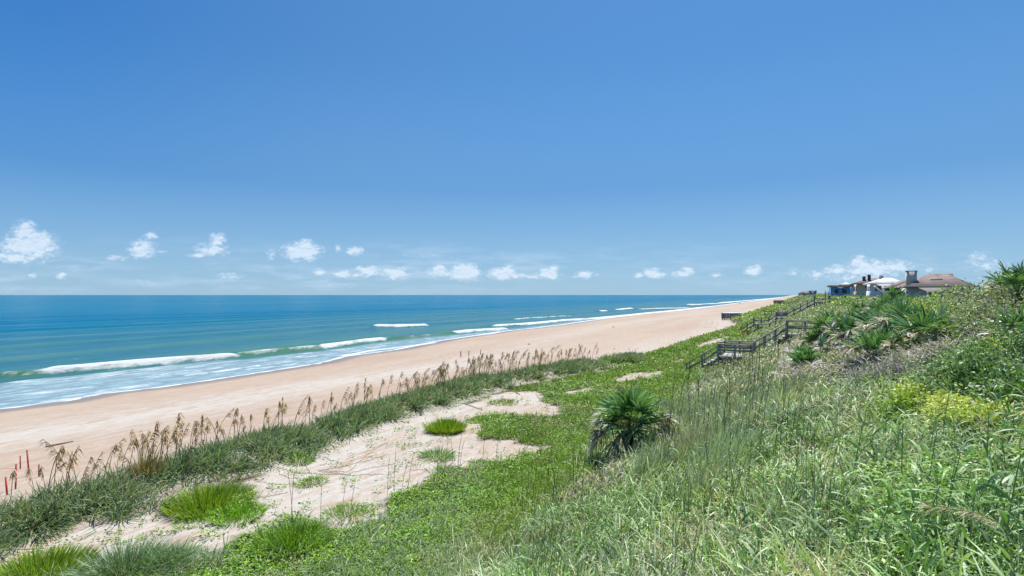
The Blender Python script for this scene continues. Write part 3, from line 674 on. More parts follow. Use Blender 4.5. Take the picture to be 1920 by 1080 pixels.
wall_box(h4, 9.2, 14.6, 209, 222, C0 - 4, C0 + 2.65, (.13, .38, .62)); wall_box(h4, 8.4, 15.4, 208, 223, C0 + 2.95, C0 + 3.2, (.22, .12, .11), 'roof_edge', M_ROOF); wall_box(h4, 8.7, 15.1, 208.3, 222.7, C0 + 2.66, C0 + 2.945, (.50, .40, .40), 'fascia')
wall_box(h4, 12.6, 16.5, 223.2, 228, C0 - 4, C0 + 3.6, (.6, .7, .76), 'tower_wall'); hip_roof(h4, 12.3, 16.8, 223.0, 228.3, C0 + 3.65, C0 + 4.5, 14.3, 14.6, 225.5, 225.8, (.68, .66, .66), 'tower_roof')
window(h4, 's', 10, 11.4, 209, C0 + .6, C0 + 2.0); window(h4, 's', 12.2, 13.8, 209, C0 + .6, C0 + 2.0)
shift(h4)
FAR = [(420, 5.5, 4.5, 2.7, (.30, .42, .46), 'flat-topped teal grey cottage on the far crest, nearest the long stair'), (520, 2.5, 5, 1.4, (.14, .17, .20), 'small dark cottage low on the far crest'),
       (640, 5, 9, 2.6, (.42, .40, .38), 'grey far cottage past the small dark one'), (800, 3, 12, 2.2, (.75, .74, .72), 'bright white far cottage on the coast'),
       (980, 2, 14, 3.6, (.45, .36, .30), 'brownish far house along the coast'), (1250, 0, 18, 4.2, (.55, .52, .50), 'pale far house toward the end of the coast'), (1700, -4, 26, 4.8, (.40, .36, .34), 'most distant house blurring into the coast')]
for s_, t_, w_, z_, c_, lab in FAR:
    r = empty('cottage', (t_, s_, 8), lab, 'house', 'far cottages along the coast')
    wall_box(r, t_, t_ + w_, s_, s_ + w_, C0 - 4, C0 + z_, c_)
    if s_ == 420: wall_box(r, t_ - .4, t_ + w_ + .4, s_ - .4, s_ + w_ + .4, C0 + z_ + .003, C0 + z_ + .25, (.12, .16, .18), 'roof', M_ROOF)
    else: hip_roof(r, t_ - .6, t_ + w_ + .6, s_ - .6, s_ + w_ + .6, C0 + z_ + .2, C0 + z_ + .2 + w_ * .2, t_ + w_ * .4, t_ + w_ * .6, s_ + w_ * .4, s_ + w_ * .6, (.28, .24, .22))
    window(r, 's', t_ + w_ * .2, t_ + w_ * .4, s_, C0 + z_ - 1.6, C0 + z_ - .4); window(r, 's', t_ + w_ * .6, t_ + w_ * .8, s_, C0 + z_ - 1.6, C0 + z_ - .4)
    shift(r)
for w_ in (w1, w2, w3):
    pass

# ------------------------------------------------------------------ plants: palettes
def pick(pal, n, jit=.15):
    pal = np.asarray(pal, float); c = pal[rng.integers(0, len(pal), n)]
    return np.clip(c * 1.35 * (1 + rng.normal(0, jit, (n, 1))), .005, .7)
PAL_RIDGE = [(.075, .125, .062), (.105, .160, .085), (.155, .215, .130), (.080, .140, .050), (.24, .24, .15)]
PAL_PALE = [(.255, .310, .205), (.20, .265, .155), (.33, .37, .27), (.12, .190, .075), (.32, .345, .235), (.40, .38, .30)]
PAL_MID = [(.125, .215, .075), (.155, .250, .090), (.22, .29, .175), (.075, .130, .055), (.22, .30, .10)]
PAL_COVER = [(.110, .235, .018), (.145, .280, .025), (.070, .155, .018), (.20, .33, .035), (.16, .23, .045)]
PAL_DRY = [(.36, .31, .24), (.27, .23, .18), (.43, .38, .30), (.22, .19, .15)]
PAL_BRIGHT = [(.14, .235, .025), (.20, .30, .03), (.085, .16, .025), (.28, .37, .045)]
PAL_DARK = [(.045, .105, .030), (.070, .145, .042), (.13, .22, .08), (.24, .32, .19)]
PAL_YEL = [(.40, .45, .09), (.30, .40, .06), (.50, .49, .16), (.14, .25, .05), (.55, .53, .26)]
PAL_GREY = [(.22, .20, .18), (.30, .28, .25), (.15, .13, .12), (.10, .13, .06)]
PAL_OLIVE = [(.17, .21, .09), (.23, .26, .15), (.28, .29, .20), (.10, .14, .05)]
WIND = np.array([.55, .25, 0])
def polar(n, r0, r1, a0=-54, a1=56, p=0.0):
    """ground points spread evenly in bearing and log distance from the viewer"""
    u = rng.random(n); r = np.exp(math.log(r0) + (math.log(r1) - math.log(r0)) * u); th = R(1) * rng.uniform(a0, a1, n)
    fx = np.sin(th)[:, None] * RGT[None, :2] + np.cos(th)[:, None] * FWD[None, :2]
    t = fx[:, 0] * r; s = fx[:, 1] * r
    return t, s, r
PF = {'on': False}
def clumps(g, t, s, r, nper, rad, L, W, lean, droop, pal, tip=None, wind=1.0, jl=.3, seg=3, zo=-.02, taper=True):
    n = len(t); i = np.repeat(np.arange(n), nper); m = len(i)
    off = rng.normal(size=(m, 2)) * np.broadcast_to(rad, (n,))[i][:, None]
    T_ = t[i] + off[:, 0]; S_ = s[i] + off[:, 1]; Z_ = height(T_, S_) + zo
    az = rng.uniform(0, 2 * math.pi, m); rr = np.abs(rng.normal(0, 1, m))
    out = off / (np.broadcast_to(rad, (n,))[i][:, None] + 1e-6) * .5 + np.stack([np.cos(az), np.sin(az)], 1) * .6
    lean_ = np.broadcast_to(lean, (n,))[i]
    d = np.stack([out[:, 0] * lean_ + WIND[0] * wind * .5, out[:, 1] * lean_ + WIND[1] * wind * .5, np.ones(m)], 1)
    LL = np.broadcast_to(L, (n,))[i] * np.clip(rng.normal(1, jl, m), .35, 1.7)
    cc_ = pick(pal, n, .12)[i] * .5 + pick(pal, m, .2) * .5
    if PF['on']: cc_ = cc_ * (.55 + .95 * fbm(t * 1.1, s * 1.0, 129, 3))[i][:, None] * np.where((fbm(t * .7, s * .7, 133, 2) > .60)[i][:, None], np.array([1.12, 1.0, .98]), 1.0)
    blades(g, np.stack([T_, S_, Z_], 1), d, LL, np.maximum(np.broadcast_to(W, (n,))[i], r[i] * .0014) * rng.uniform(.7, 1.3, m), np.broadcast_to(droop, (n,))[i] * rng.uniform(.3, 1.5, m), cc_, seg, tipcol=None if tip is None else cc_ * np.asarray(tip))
def ground_px(t, s): return project(np.stack([t, s, height(t, s)], -1))

# ridge of sea oat grass along the beach
g = Geo()
n = 2000; s = rng.uniform(-2, 52, n); u = rng.uniform(.7, 5.2, n) ** 1.0
u = np.clip(rng.normal(2.2, 1.0, n) * np.interp(s, [5, 12, 24, 50], [1.2, 1.05, .85, .85]), .5, 6.0)
t = edge_t(s) + u; keep = veg_mask(t, s) & (fbm(t * .9, s * .6, 90) > np.interp(s, [4, 10, 16], [.50, .48, .42])); t, s = t[keep], s[keep]; r = np.hypot(t, s)
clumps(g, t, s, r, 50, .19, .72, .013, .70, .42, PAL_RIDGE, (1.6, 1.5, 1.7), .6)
clumps(g, t[::4], s[::4], r[::4], 22, .25, .5, .010, 1.0, .5, PAL_DRY, None, .8)
tag(g.build('dune_grass', M_GRASS), 'dark blue-green beach grass along the seaward ridge of the dune', 'grass', kind='stuff')

# bright ground cover of the terrace
g = Geo(); t, s, r = polar(900000, 9, 75)
tm = -6.6 + 2.4 * (fbm(s * .35, t * .35, 95) - .5) + .4
ok = (t < tm) & (t > edge_t(s) + np.where(s < 46, 3.4, .3)); t, s, r = t[ok], s[ok], r[ok]
k = veg_mask(t, s); px, py, d_ = ground_px(t, s)
edge = fbm(t * 2.2, s * 2.2, 97)
k &= ~((s < 46) & (t < edge_t(s) + 5.5) & (rng.random(len(t)) < .8)) & ~((px < 420) & (py < 1075) & (rng.random(len(t)) < .85))
sp_ = (~k) & (edge > .60) & sand_mask(px, py, t, s) & (rng.random(len(t)) < .30)
k = (k | sp_) & (fbm(t * 1.3, s * 1.3, 99) + .25 * rng.random(len(t)) > .36)
t, s, r = t[k], s[k], r[k]
bump = fbm(t * .8, s * .8, 101); hh = (.02 + .30 * bump ** 1.5) * np.sqrt(rng.random(len(t)))
o = np.stack([t, s, height(t, s) + hh], 1); n = len(t); az = rng.uniform(0, 6.283, n)
d = np.stack([np.cos(az), np.sin(az), rng.uniform(-.1, 1.1, n)], 1)
sz = np.maximum(.07, r * .0032) * rng.uniform(.7, 1.35, n)
patch = fbm(t * .35, s * .35, 103)[:, None]
c = pick(PAL_COVER, n, .18) * (1 - .25 * (patch > .55)); c = np.where((fbm(t * .5, s * .4, 105) > .60)[:, None], pick([(.17, .24, .05), (.14, .19, .05)], n), c)
blades(g, o, d, sz, sz * .62, .25, c, 2, 'leaf', face=np.stack([rng.normal(0, .5, n), rng.normal(0, .5, n), np.ones(n)], 1))
tag(g.build('ground_cover', M_LEAF), 'bright green low leafy ground cover over the dune terrace', 'ground cover', kind='stuff')
print('cover', n)
# grasses mixed in it, and bright grass of the far terrace
g = Geo(); t, s, r = polar(42000, 9, 130)
ok = (t < -6.2) & (t > edge_t(s) + np.where(s < 44, 4.8, .2)) & veg_mask(t, s); t, s, r = t[ok], s[ok], r[ok]
px, py, _ = ground_px(t, s)
den = np.where(s > 38, .75, np.interp(t, [-17, -10, -7], [.05, .16, .75])) + .4 * (fbm(t * .6, s * .6, 111) > .58) ; den = np.where(px < 420, .45, den)
ok = rng.random(len(t)) < den; t, s, r, px = t[ok], s[ok], r[ok], px[ok]
far = (s > 38) | (px > 900)
clumps(g, t[far], s[far], r[far], 16, .14 + .0 * t[far], np.interp(r[far], [10, 60, 130], [.34, .42, .6]), .010, .55, .3, [(.15, .25, .045), (.19, .28, .055), (.10, .18, .035), (.25, .29, .10)], (1.2, 1.15, 1.1))
clumps(g, t[~far], s[~far], r[~far], 14, .14, .42, .010, .6, .45, PAL_PALE[:5], (1.2, 1.2, 1.2))
tag(g.build('terrace_grass', M_GRASS), 'short green grass growing through the terrace ground cover', 'grass', kind='stuff')

# tall grass of the slope
g = Geo(); t, s, r = polar(21500, 2.2, 170)
px, py, _ = ground_px(t, s)
tm = -6.9 + 2.6 * (fbm(s * .35, t * .35, 95) - .5)
ok = (t > tm) & (t < 14); THATCH = [(1462, 712), (1470, 660), (1530, 600), (1600, 572), (1700, 572), (1790, 600), (1800, 660), (1730, 690), (1640, 690), (1560, 712)]; inth = in_poly(px + 30 * (fbm(t, s, 137) - .5), py, THATCH); ok &= ~(inth & (rng.random(len(t)) < .90)); ok &= ~((px > 1560) & (py < 700) & (rng.random(len(t)) < .72)); ok &= rng.random(len(t)) < np.where(t > 3, .75, 1)
t, s, r = t[ok], s[ok], r[ok]; px = px[ok]; py = py[ok]
hue = fbm(t * .55, s * .4, 121); hm = .45 + 1.15 * fbm(t * .8, s * .7, 125); PF['on'] = True
A_ = hue > .47
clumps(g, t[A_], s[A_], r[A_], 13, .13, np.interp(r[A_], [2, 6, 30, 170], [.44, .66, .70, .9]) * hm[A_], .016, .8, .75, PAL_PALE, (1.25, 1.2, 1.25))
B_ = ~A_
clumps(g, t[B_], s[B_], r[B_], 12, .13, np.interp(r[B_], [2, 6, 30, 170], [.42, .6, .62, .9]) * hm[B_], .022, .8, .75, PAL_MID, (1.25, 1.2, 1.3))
t_, s_, r_ = polar(5200, 2.2, 22, -14, 56); k_ = (t_ > -6.0) & (t_ < 9); t_, s_, r_ = t_[k_], s_[k_], r_[k_]
clumps(g, t_, s_, r_, 6, .12, np.interp(r_, [2, 6, 20], [.5, .8, .8]), .026, .8, .95, [(.15, .25, .085), (.20, .30, .13), (.25, .34, .19), (.13, .24, .04)], (1.35, 1.3, 1.4), seg=6)
q = rng.random(len(t)) < .32
clumps(g, t[q], s[q], r[q], 10, .2, .42, .009, 1.3, .6, PAL_DRY, None, .6)
BT = np.array([(px_, py_) for px_, py_ in [(1235, 905), (1215, 800), (1250, 730), (1330, 712), (1440, 712), (1500, 730), (1470, 800), (1420, 900)]], float)
t_, s_, r_ = polar(9000, 8, 48, 10, 40); px_, py_, _ = ground_px(t_, s_); k_ = in_poly(px_ + 150 * (fbm(t_ * .7, s_ * .7, 136) - .5), py_ - 10 + 260 * (fbm(t_ * .8, s_ * .8, 138) - .5), BT) & (fbm(t_ * 1.3, s_ * 1.0, 135) > .50); t_, s_, r_ = t_[k_], s_[k_], r_[k_]
clumps(g, t_, s_, r_, 8, .14, np.interp(r_, [8, 18, 30], [.72, .80, .5]), .010, .42, .28, [(.25, .31, .22), (.20, .27, .17), (.30, .33, .24), (.14, .20, .10)], (1.2, 1.15, 1.2), .7, seg=3)
PF['on'] = False
tag(g.build('slope_grass', M_GRASS), 'tall pale and green grass covering the near dune slope', 'grass', kind='stuff')
print('slope', len(t))
# thin dark seed stalks standing above the slope grass
g = Geo(); t, s, r = polar(2600, 4.5, 60); px, py, _ = ground_px(t, s)
ok = (t > -7.2) & (t < 2.5) & (px > 960) & (px < 1560) & ((fbm(t * .6, s * .35, 131) > .56) | ((px > 1230) & (px < 1430) & (py > 640) & (py < 900) & (rng.random(len(t)) < .9))); t, s, r = t[ok], s[ok], r[ok]
e_ = ground_at([726, 738, 752, 765, 820, 826, 833, 850, 858, 862, 905, 930, 545, 550, 640, 655, 600], [935, 930, 925, 915, 900, 898, 890, 885, 880, 880, 866, 866, 990, 990, 990, 985, 1000])
t = np.concatenate([t, e_[:, 0]]); s = np.concatenate([s, e_[:, 1]]); r = np.concatenate([r, np.hypot(e_[:, 0], e_[:, 1])])
n = len(t); z = height(t, s); H = rng.uniform(.85, 1.55, n); w_ = np.maximum(.0035, r * .00046)
dx = np.stack([rng.normal(.06, .06, n), rng.normal(.02, .06, n)], 1)
a = np.stack([t, s, z], 1); b = np.stack([t + dx[:, 0] * H * .6, s + dx[:, 1] * H * .6, z + H * .6], 1); c_ = np.stack([t + dx[:, 0] * H * 1.3, s + dx[:, 1] * H * 1.3, z + H], 1)
cs = pick([(.10, .115, .06), (.15, .14, .08), (.07, .09, .045)], n)
tubes(g, a, b, w_, w_ * .9, cs, 3); tubes(g, b, c_, w_ * .9, w_ * .7, cs, 3)
m = 7; ii = np.repeat(np.arange(n), m); uu2 = rng.uniform(.0, 1, n * m)[:, None]
oo = b[ii] + (c_[ii] - b[ii]) * (.25 + .75 * uu2)
blades(g, oo, np.stack([rng.normal(.15, .35, n * m), rng.normal(.1, .35, n * m), np.ones(n * m)], 1), .11, np.maximum(.005, r[ii] * .0006), .1, pick([(.17, .15, .09), (.22, .2, .12)], n * m), 1, 'leaf' if False else 'grass')
tag(g.build('seed_stalks', M_GRASS), 'thin dark upright seed stalks standing above the slope grass', 'grass', kind='stuff')

# leafy undergrowth of the near slope at the right
g = Geo(); t, s, r = polar(120000, 2.3, 26, 20, 56); px, py, _ = ground_px(t, s)
ok = (px > 1560 + 160 * (fbm(t * .8, s * .8, 141) - .2)) & (py > 640) & (t < 14) & ~in_poly(px, py, THATCH) & ~in_poly(px, py, [(1760, 640), (1930, 640), (1930, 790), (1890, 770), (1780, 760)]) & (fbm(t * 1.1, s * 1.1, 143) > .36); ok &= (rng.random(len(t)) < np.interp(px, [1550, 1750], [.35, 1]))
t, s, r = t[ok], s[ok], r[ok]; n = len(t)
hh = .40 * fbm(t * 1.6, s * 1.6, 145) * np.sqrt(rng.random(n)) + .03
az = rng.uniform(0, 6.283, n); sz = np.maximum(.062, r * .0052) * rng.uniform(.6, 1.4, n)
kind = fbm(t * .8, s * .8, 147); c = np.where((kind > .52)[:, None], pick(PAL_DARK, n, .2), pick([(.15, .28, .03), (.20, .33, .045), (.09, .18, .03), (.24, .30, .15)], n, .2))
blades(g, np.stack([t, s, height(t, s) + hh], 1), np.stack([np.cos(az), np.sin(az), rng.uniform(-.2, 1.0, n)], 1), sz, sz * .5, .3, c, 2, 'leaf', face=np.stack([rng.normal(0, .5, n), rng.normal(0, .5, n), np.ones(n)], 1))
tag(g.build('undergrowth', M_LEAF), 'leafy green undergrowth between the tall grass at the right', 'undergrowth', kind='stuff')
print('under', n)

# bleached dead palmetto blades lying and sticking up between the palmettos
g = Geo(); t, s, r = polar(85000, 10, 60, 24, 48); px, py, _ = ground_px(t, s); ok = in_poly(px, py, THATCH) & (fbm(t * 1.0, s * .8, 139) > .33); t, s, r = t[ok], s[ok], r[ok]; n = len(t)
az = rng.uniform(0, 6.28, n); hh = .45 * fbm(t * .9, s * .8, 140) * rng.random(n)
blades(g, np.stack([t, s, height(t, s) + hh], 1), np.stack([np.cos(az), np.sin(az), rng.uniform(-.2, 1.3, n)], 1), rng.uniform(.22, .60, n), np.maximum(.022, r * .0013) * rng.uniform(.7, 1.3, n), rng.uniform(0, .9, n), pick([(.42, .38, .40), (.30, .26, .28), (.55, .52, .52), (.12, .10, .09), (.17, .22, .12), (.34, .28, .22)], n), 3)
tag(g.build('dead_thatch', M_DRY), 'grey-mauve litter of dead palmetto blades between the palmettos', 'dead fronds', kind='stuff')

# scrub of the farther dune, reading as one mass
g = Geo(); t, s, r = polar(150000, 45, 2500, 10, 52)
ok = (t > edge_t(s) + .5) & (t < 60) & ~((t < -6) & (r < 75)); ok &= veg_mask(t, s); t, s, r = t[ok], s[ok], r[ok]; n = len(t)
lump = fbm(t * .30, s * .22, 151)
hmax = np.where(t < -6, .35, np.where(t < 4, .7, np.interp(t, [4, 12], [.7, 1.0]))) * (.3 + 1.2 * lump)
# keep the walks clear
for s0_, s1_, ta in ((SA, SA + 3.8, -8), (SB - .5, SB + 1.8, -7), (SC - .6, SC + 2.9, -9)): hmax = np.where((s > s0_ - 1) & (s < s1_ + 1) & (t > ta) & (t < 2.5), hmax * .35, hmax)
hh = hmax * np.sqrt(rng.random(n)); sz = np.clip(r * .0042, .1, 3) * rng.uniform(.6, 1.4, n); az = rng.uniform(0, 6.283, n)
c = np.where((t < -6)[:, None], pick([(.16, .27, .045), (.20, .30, .06), (.22, .28, .10)], n, .2), pick([(.18, .23, .11), (.13, .20, .07), (.22, .27, .15), (.28, .29, .20)], n, .2))
c = np.where(((lump > .60) & (t > 4))[:, None], pick(PAL_BRIGHT, n, .2), c)
blades(g, np.stack([t, s, height(t, s) + hh], 1), np.stack([np.cos(az), np.sin(az), rng.uniform(.1, 1.6, n)], 1), sz, sz * .4, .2, c, 2, 'leaf')
tag(g.build('distant_scrub', M_LEAF), 'grey-green scrub of the farther dune running along the coast', 'scrub', kind='stuff')

# vine runners, litter and small sprouts on the open sand
g = Geo()
RUN = [[(723,831),(690,852),(672,868),(655,886),(597,884)],[(722,855),(660,872),(600,884)],[(740,871),(690,880),(650,890),(600,886)],[(720,890),(660,892),(560,888),(520,878)],
       [(605,857),(633,868),(630,876),(600,884)],[(520,877),(525,890),(545,898),(560,896)],[(545,868),(575,876),(580,886)],[(480,935),(515,930),(540,925)],[(800,882),(770,882)],[(470,979),(500,979),(540,978)],[(480,905),(520,909),(560,910)]]
for pl in RUN:
    pts = np.array(pl, float); L_ = np.r_[0, np.cumsum(np.hypot(*np.diff(pts, axis=0).T))]; m = int(L_[-1] / 2.2)
    q = np.linspace(0, L_[-1], m); G_ = ground_at(np.interp(q, L_, pts[:, 0]) + rng.normal(0, .8, m), np.interp(q, L_, pts[:, 1]) + rng.normal(0, .5, m))
    az = rng.uniform(0, 6.28, m); keep = rng.random(m) < .8
    blades(g, (G_ + [0, 0, .015])[keep], np.stack([np.cos(az), np.sin(az), np.full(m, .45)], 1)[keep], .075, .045, .3, pick([(.10, .12, .05), (.14, .12, .08), (.08, .11, .04)], m)[keep], 1, 'leaf')
    tubes(g, G_[:-1] + [0, 0, .012], G_[1:] + [0, 0, .012], .006, .006, (.22, .17, .12), 3)
t, s, r = polar(60000, 11, 45); px, py, _ = ground_px(t, s); ok = sand_mask(px, py, t, s); t, s, r, px, py = (v[ok] for v in (t, s, r, px, py))
ok = (fbm(t * 2.5, s * 2.5, 161) > .69) & (rng.random(len(t)) < .5); ok |= (rng.random(len(t)) < .010); t, s, r = t[ok], s[ok], r[ok]; n = len(t); az = rng.uniform(0, 6.28, n)
blades(g, np.stack([t, s, height(t, s) + .01], 1), np.stack([np.cos(az), np.sin(az), rng.uniform(0, .8, n)], 1), rng.uniform(.05, .16, n), .022, .3, pick([(.17, .15, .09), (.10, .17, .05), (.25, .22, .16)], n), 2)
tag(g.build('vine_runners', M_GRASS), 'dotted vine runners and dry litter crossing the bare sand', 'vines', kind='stuff')

# ------------------------------------------------------------------ plants as things
def tussock(name, px, py, rad, L, nb, pal, label, cat='grass clump', droop=.3, lean=.6, W=.011, group=None, upright=False, dry=0):
    c0 = ground_at(px, py)[0]; root = empty(name, tuple(c0), label, cat, group)
    g = Geo(); off = rng.normal(size=(nb, 2)); off = off / np.maximum(1, np.linalg.norm(off, axis=1, keepdims=True) / 1.6) * rad * .55
    T_ = c0[0] + off[:, 0]; S_ = c0[1] + off[:, 1]; Z_ = height(T_, S_); az = rng.uniform(0, 6.28, nb)
    q = np.linalg.norm(off, axis=1) / rad
    d = np.stack([off[:, 0] / rad * lean * 1.6 + .25 * np.cos(az) * lean + .08, off[:, 1] / rad * lean * 1.6 + .25 * np.sin(az) * lean, np.ones(nb)], 1)
    c = pick(pal, nb, .18); rr = math.hypot(c0[0], c0[1])
    blades(g, np.stack([T_, S_, Z_ - .02], 1), d, L * rng.uniform(.55, 1.2, nb) * (1.1 - .35 * q), max(W, rr * .0009), droop * rng.uniform(.4, 1.4, nb), c, 3, tipcol=c * 1.2)
    g.build('blades', M_GRASS, root, origin=c0)
    if dry:
        g = Geo(); i = rng.integers(0, nb, dry); blades(g, np.stack([T_[i], S_[i], Z_[i] - .01], 1), d[i] * [1.8, 1.8, .7], L * .7, max(W * .8, rr * .0007), .6, pick(PAL_DRY, dry), 2); g.build('dry_blades', M_DRY, root, origin=c0)
    return root
YG = [(.17, .25, .02), (.13, .21, .02), (.21, .29, .03), (.10, .16, .02)]
tussock('dune_bush', 835, 808, .85, .62, 1700, YG, 'round dense yellow-green bush alone on the open sand', 'bush', .05, .75, .014)
tussock('grass_tuft', 821, 858, .62, .52, 420, PAL_MID, 'spiky round grass tuft on the sand just below the round bush', droop=.25, lean=1.0, dry=110)
tussock('grass_tuft', 583, 906, .5, .38, 300, [(.14, .24, .04), (.19, .27, .06), (.10, .17, .04)], 'small green tuft with vine runners radiating over the sand', droop=.3, lean=1.1, dry=120)
tussock('grass_tuft', 652, 966, .75, .30, 620, [(.12, .23, .03), (.16, .27, .04)], 'low wide tuft of short upright blades near the lower edge of the sand', droop=.12, lean=.8, dry=120)
tussock('dune_bush', 548, 1022, .85, .55, 1500, [(.12, .22, .02), (.16, .26, .03), (.08, .16, .02)], 'dense bright green mound at the lower edge of the open sand', 'bush', .15, .7, .018)
tussock('dune_bush', 392, 950, 1.15, .56, 2600, YG, 'large yellow-green low bush at the inner foot of the grass ridge', 'bush', .1, .7, .013)
tussock('dune_bush', 445, 970, .7, .42, 900, [(.13, .26, .02), (.17, .3, .03)], 'small bright green bush touching the large yellow-green one, on white sand', 'bush', .1, .7, .012)
tussock('dune_bush', 385, 972, .8, .25, 600, [(.15, .27, .03), (.18, .3, .04)], 'thin straggling green bush on white sand below the large yellow-green one', 'bush', .15, .9, .012)
tussock('dune_bush', 75, 1079, 1.0, .52, 2200, YG, 'yellow-green bush cut by the bottom left corner', 'bush', .1, .7, .013)
tussock('grass_tuft', 945, 756, .9, .26, 420, [(.20, .25, .09), (.16, .21, .07)], 'pale low tuft at the far end of the open sand', droop=.1, lean=.8)
tussock('grass_tuft', 898, 790, .7, .24, 500, [(.17, .26, .05), (.13, .22, .03)], 'low green tuft at the left tip of the green tongue on the sand', droop=.1, lean=.8)
tussock('grass_tussock', 235, 1079, 1.0, 1.0, 1700, PAL_RIDGE[:4] + [(.17, .24, .14)], 'big blue-green grass tussock at the bottom left, long arching blades', droop=.45, lean=.8, dry=150)
tussock('grass_tussock', 320, 1062, .7, .72, 1000, [(.15, .22, .11), (.12, .2, .08)], 'paler grass tussock to the right of the big blue-green one', droop=.45, lean=.8, dry=120)
tussock('grass_tussock', 60, 985, .8, .75, 1200, PAL_RIDGE, 'dense grass tussock hugging the left edge of the photo', droop=.5, lean=.9, dry=80)
tussock('grass_tussock', 1010, 1062, .6, .65, 700, [(.2, .26, .16), (.16, .22, .12)], 'pale grey-green grass clump at the bottom centre', droop=.5, lean=.9, dry=200)
tussock('grass_tussock', 560, 865, .55, .45, 420, [(.14, .24, .04), (.10, .18, .04)], 'yellowish green tussock where the ridge meets the sand, next to the bleached branch', droop=.3, lean=.8)
tussock('rusty_bush', 1401, 628, 1.1, .75, 700, [(.20, .07, .03), (.14, .06, .03)], 'small rusty brown bush at the foot of the second boardwalk', 'bush', .1, .7, .02)
tussock('brown_weed', 272, 900, .30, 1.15, 260, [(.20, .15, .07), (.14, .12, .05), (.26, .2, .1)], 'tall brownish seeding weed rising out of the grass ridge', 'weed', .1, .35, .012)

# sea oats on the ridge
oat_src = []
def sea_oat_mesh(k):
    gs, gh = Geo(), Geo(); H = 1.0
    lean = rng.uniform(.0, .28); bend = rng.uniform(.0, .30)
    u = np.linspace(0, 1, 7); pts = np.stack([lean * u + bend * u ** 3, rng.uniform(-.06, .06) * u, u * (1 - .08 * u ** 3)], 1)
    polytube(gs, pts, np.interp(u, [0, 1], [.0075, .004]), (.36, .27, .15), 4)
    m = 40; q = rng.uniform(rng.uniform(.62, .80), 1.0, m); o = np.stack([np.interp(q, u, pts[:, i]) for i in range(3)], 1)
    d = np.stack([rng.uniform(.4, 1.2, m), rng.normal(0, .22, m), rng.uniform(.1, 1.2, m)], 1)
    blades(gh, o, d, rng.uniform(.07, .16, m), .015, 1.1, pick([(.32, .235, .15), (.40, .30, .20), (.21, .145, .09)], m), 2, 'leaf')
    blades(gs, np.zeros((5, 3)) + [0, 0, .05], np.stack([rng.normal(.3, .5, 5), rng.normal(0, .5, 5), np.ones(5)], 1), .5, .010, .5, pick(PAL_RIDGE, 5), 3)
    return gs.mesh('stem', M_STEM), gh.mesh('seed_head', M_DRY)
OATS = [sea_oat_mesh(k) for k in range(9)]
def oat_place(px):
    if px < 110: return 'sea oat among the red stakes'
    if px < 330: return 'sea oat below the driftwood pole'
    if px < 520: return 'sea oat near the ridge stake'
    if px < 700: return 'sea oat above the vine runners'
    if px < 860: return 'sea oat above the round bush'
    if px < 1000: return 'sea oat below the three beach stakes'
    return 'sea oat at the far row end'
def nth(k): return f"{k}{'th' if 10 <= k % 100 <= 20 else {1: 'st', 2: 'nd', 3: 'rd'}.get(k % 10, 'th')}"
ss_ = np.concatenate([rng.uniform(4.5, 12, 46), rng.uniform(9.0, 36, 150), rng.uniform(24, 45.5, 165)]); cnt = 0; SPOTS = []
for s_ in ss_:
    dn = vnoise(s_ * .9, 3.3, 171)
    if dn < .30: continue
    t_ = float(edge_t(s_)) + float(np.clip(rng.normal(1.7, .8), .4, 4)); z_ = float(height(t_, s_))
    px, py, dd = project(np.array([[t_, s_, z_]])); px = float(px[0])
    if px < -20 or px > 1130: continue
    SPOTS.append((px, t_, s_, z_))
for k_, (px, t_, s_, z_) in enumerate(sorted(SPOTS)):
    kk = int(rng.integers(0, 9)); st, hd = OATS[kk]; H = float(rng.uniform(1.15, 2.05)) * float(np.interp(px, [0, 300, 500, 1000], [1.0, 1.0, 1.0, 1.08]))
    r_ = empty('sea_oat', (t_, s_, z_ - .03), f"{'tall' if H > 1.6 else 'short'} {oat_place(px)}, {nth(k_ + 1)} from the left end", 'sea oat', 'sea oats along the dune ridge', rz=float(rng.normal(.35, .9)))
    wv = float(np.interp(s_, [10, 42], [1.25, 2.6]))
    for nm, me in (('stem', st), ('seed_head', hd)):
        c_ = bpy.data.objects.new(nm, me); COL.objects.link(c_); c_.parent = r_; c_.scale = (H, H * (wv if False else 1.2), H)
    cnt += 1
for px_ in (1322, 1329, 1334, 1341, 1147, 1175):
    p = ground_at(px_, 616 if px_ > 1300 else 672)[0]; st, hd = OATS[px_ % 9]
    r_ = empty('sea_oat', tuple(p), 'lone far sea oat past the row end, ' + {1322: 'leftmost by the beach deck', 1329: 'second near the beach deck', 1334: 'third near the beach deck', 1341: 'rightmost and tallest by the beach deck', 1147: 'just past the last dense oats', 1175: 'before the bare green edge'}[px_], 'sea oat', 'far sea oats at the dune edge', rz=.3)
    for nm, me in (('stem', st), ('seed_head', hd)):
        c_ = bpy.data.objects.new(nm, me); COL.objects.link(c_); c_.parent = r_; H = 1.5 if px_ > 1300 else 1.3; c_.scale = (H, H * 1.6, H)
print('oats', cnt)

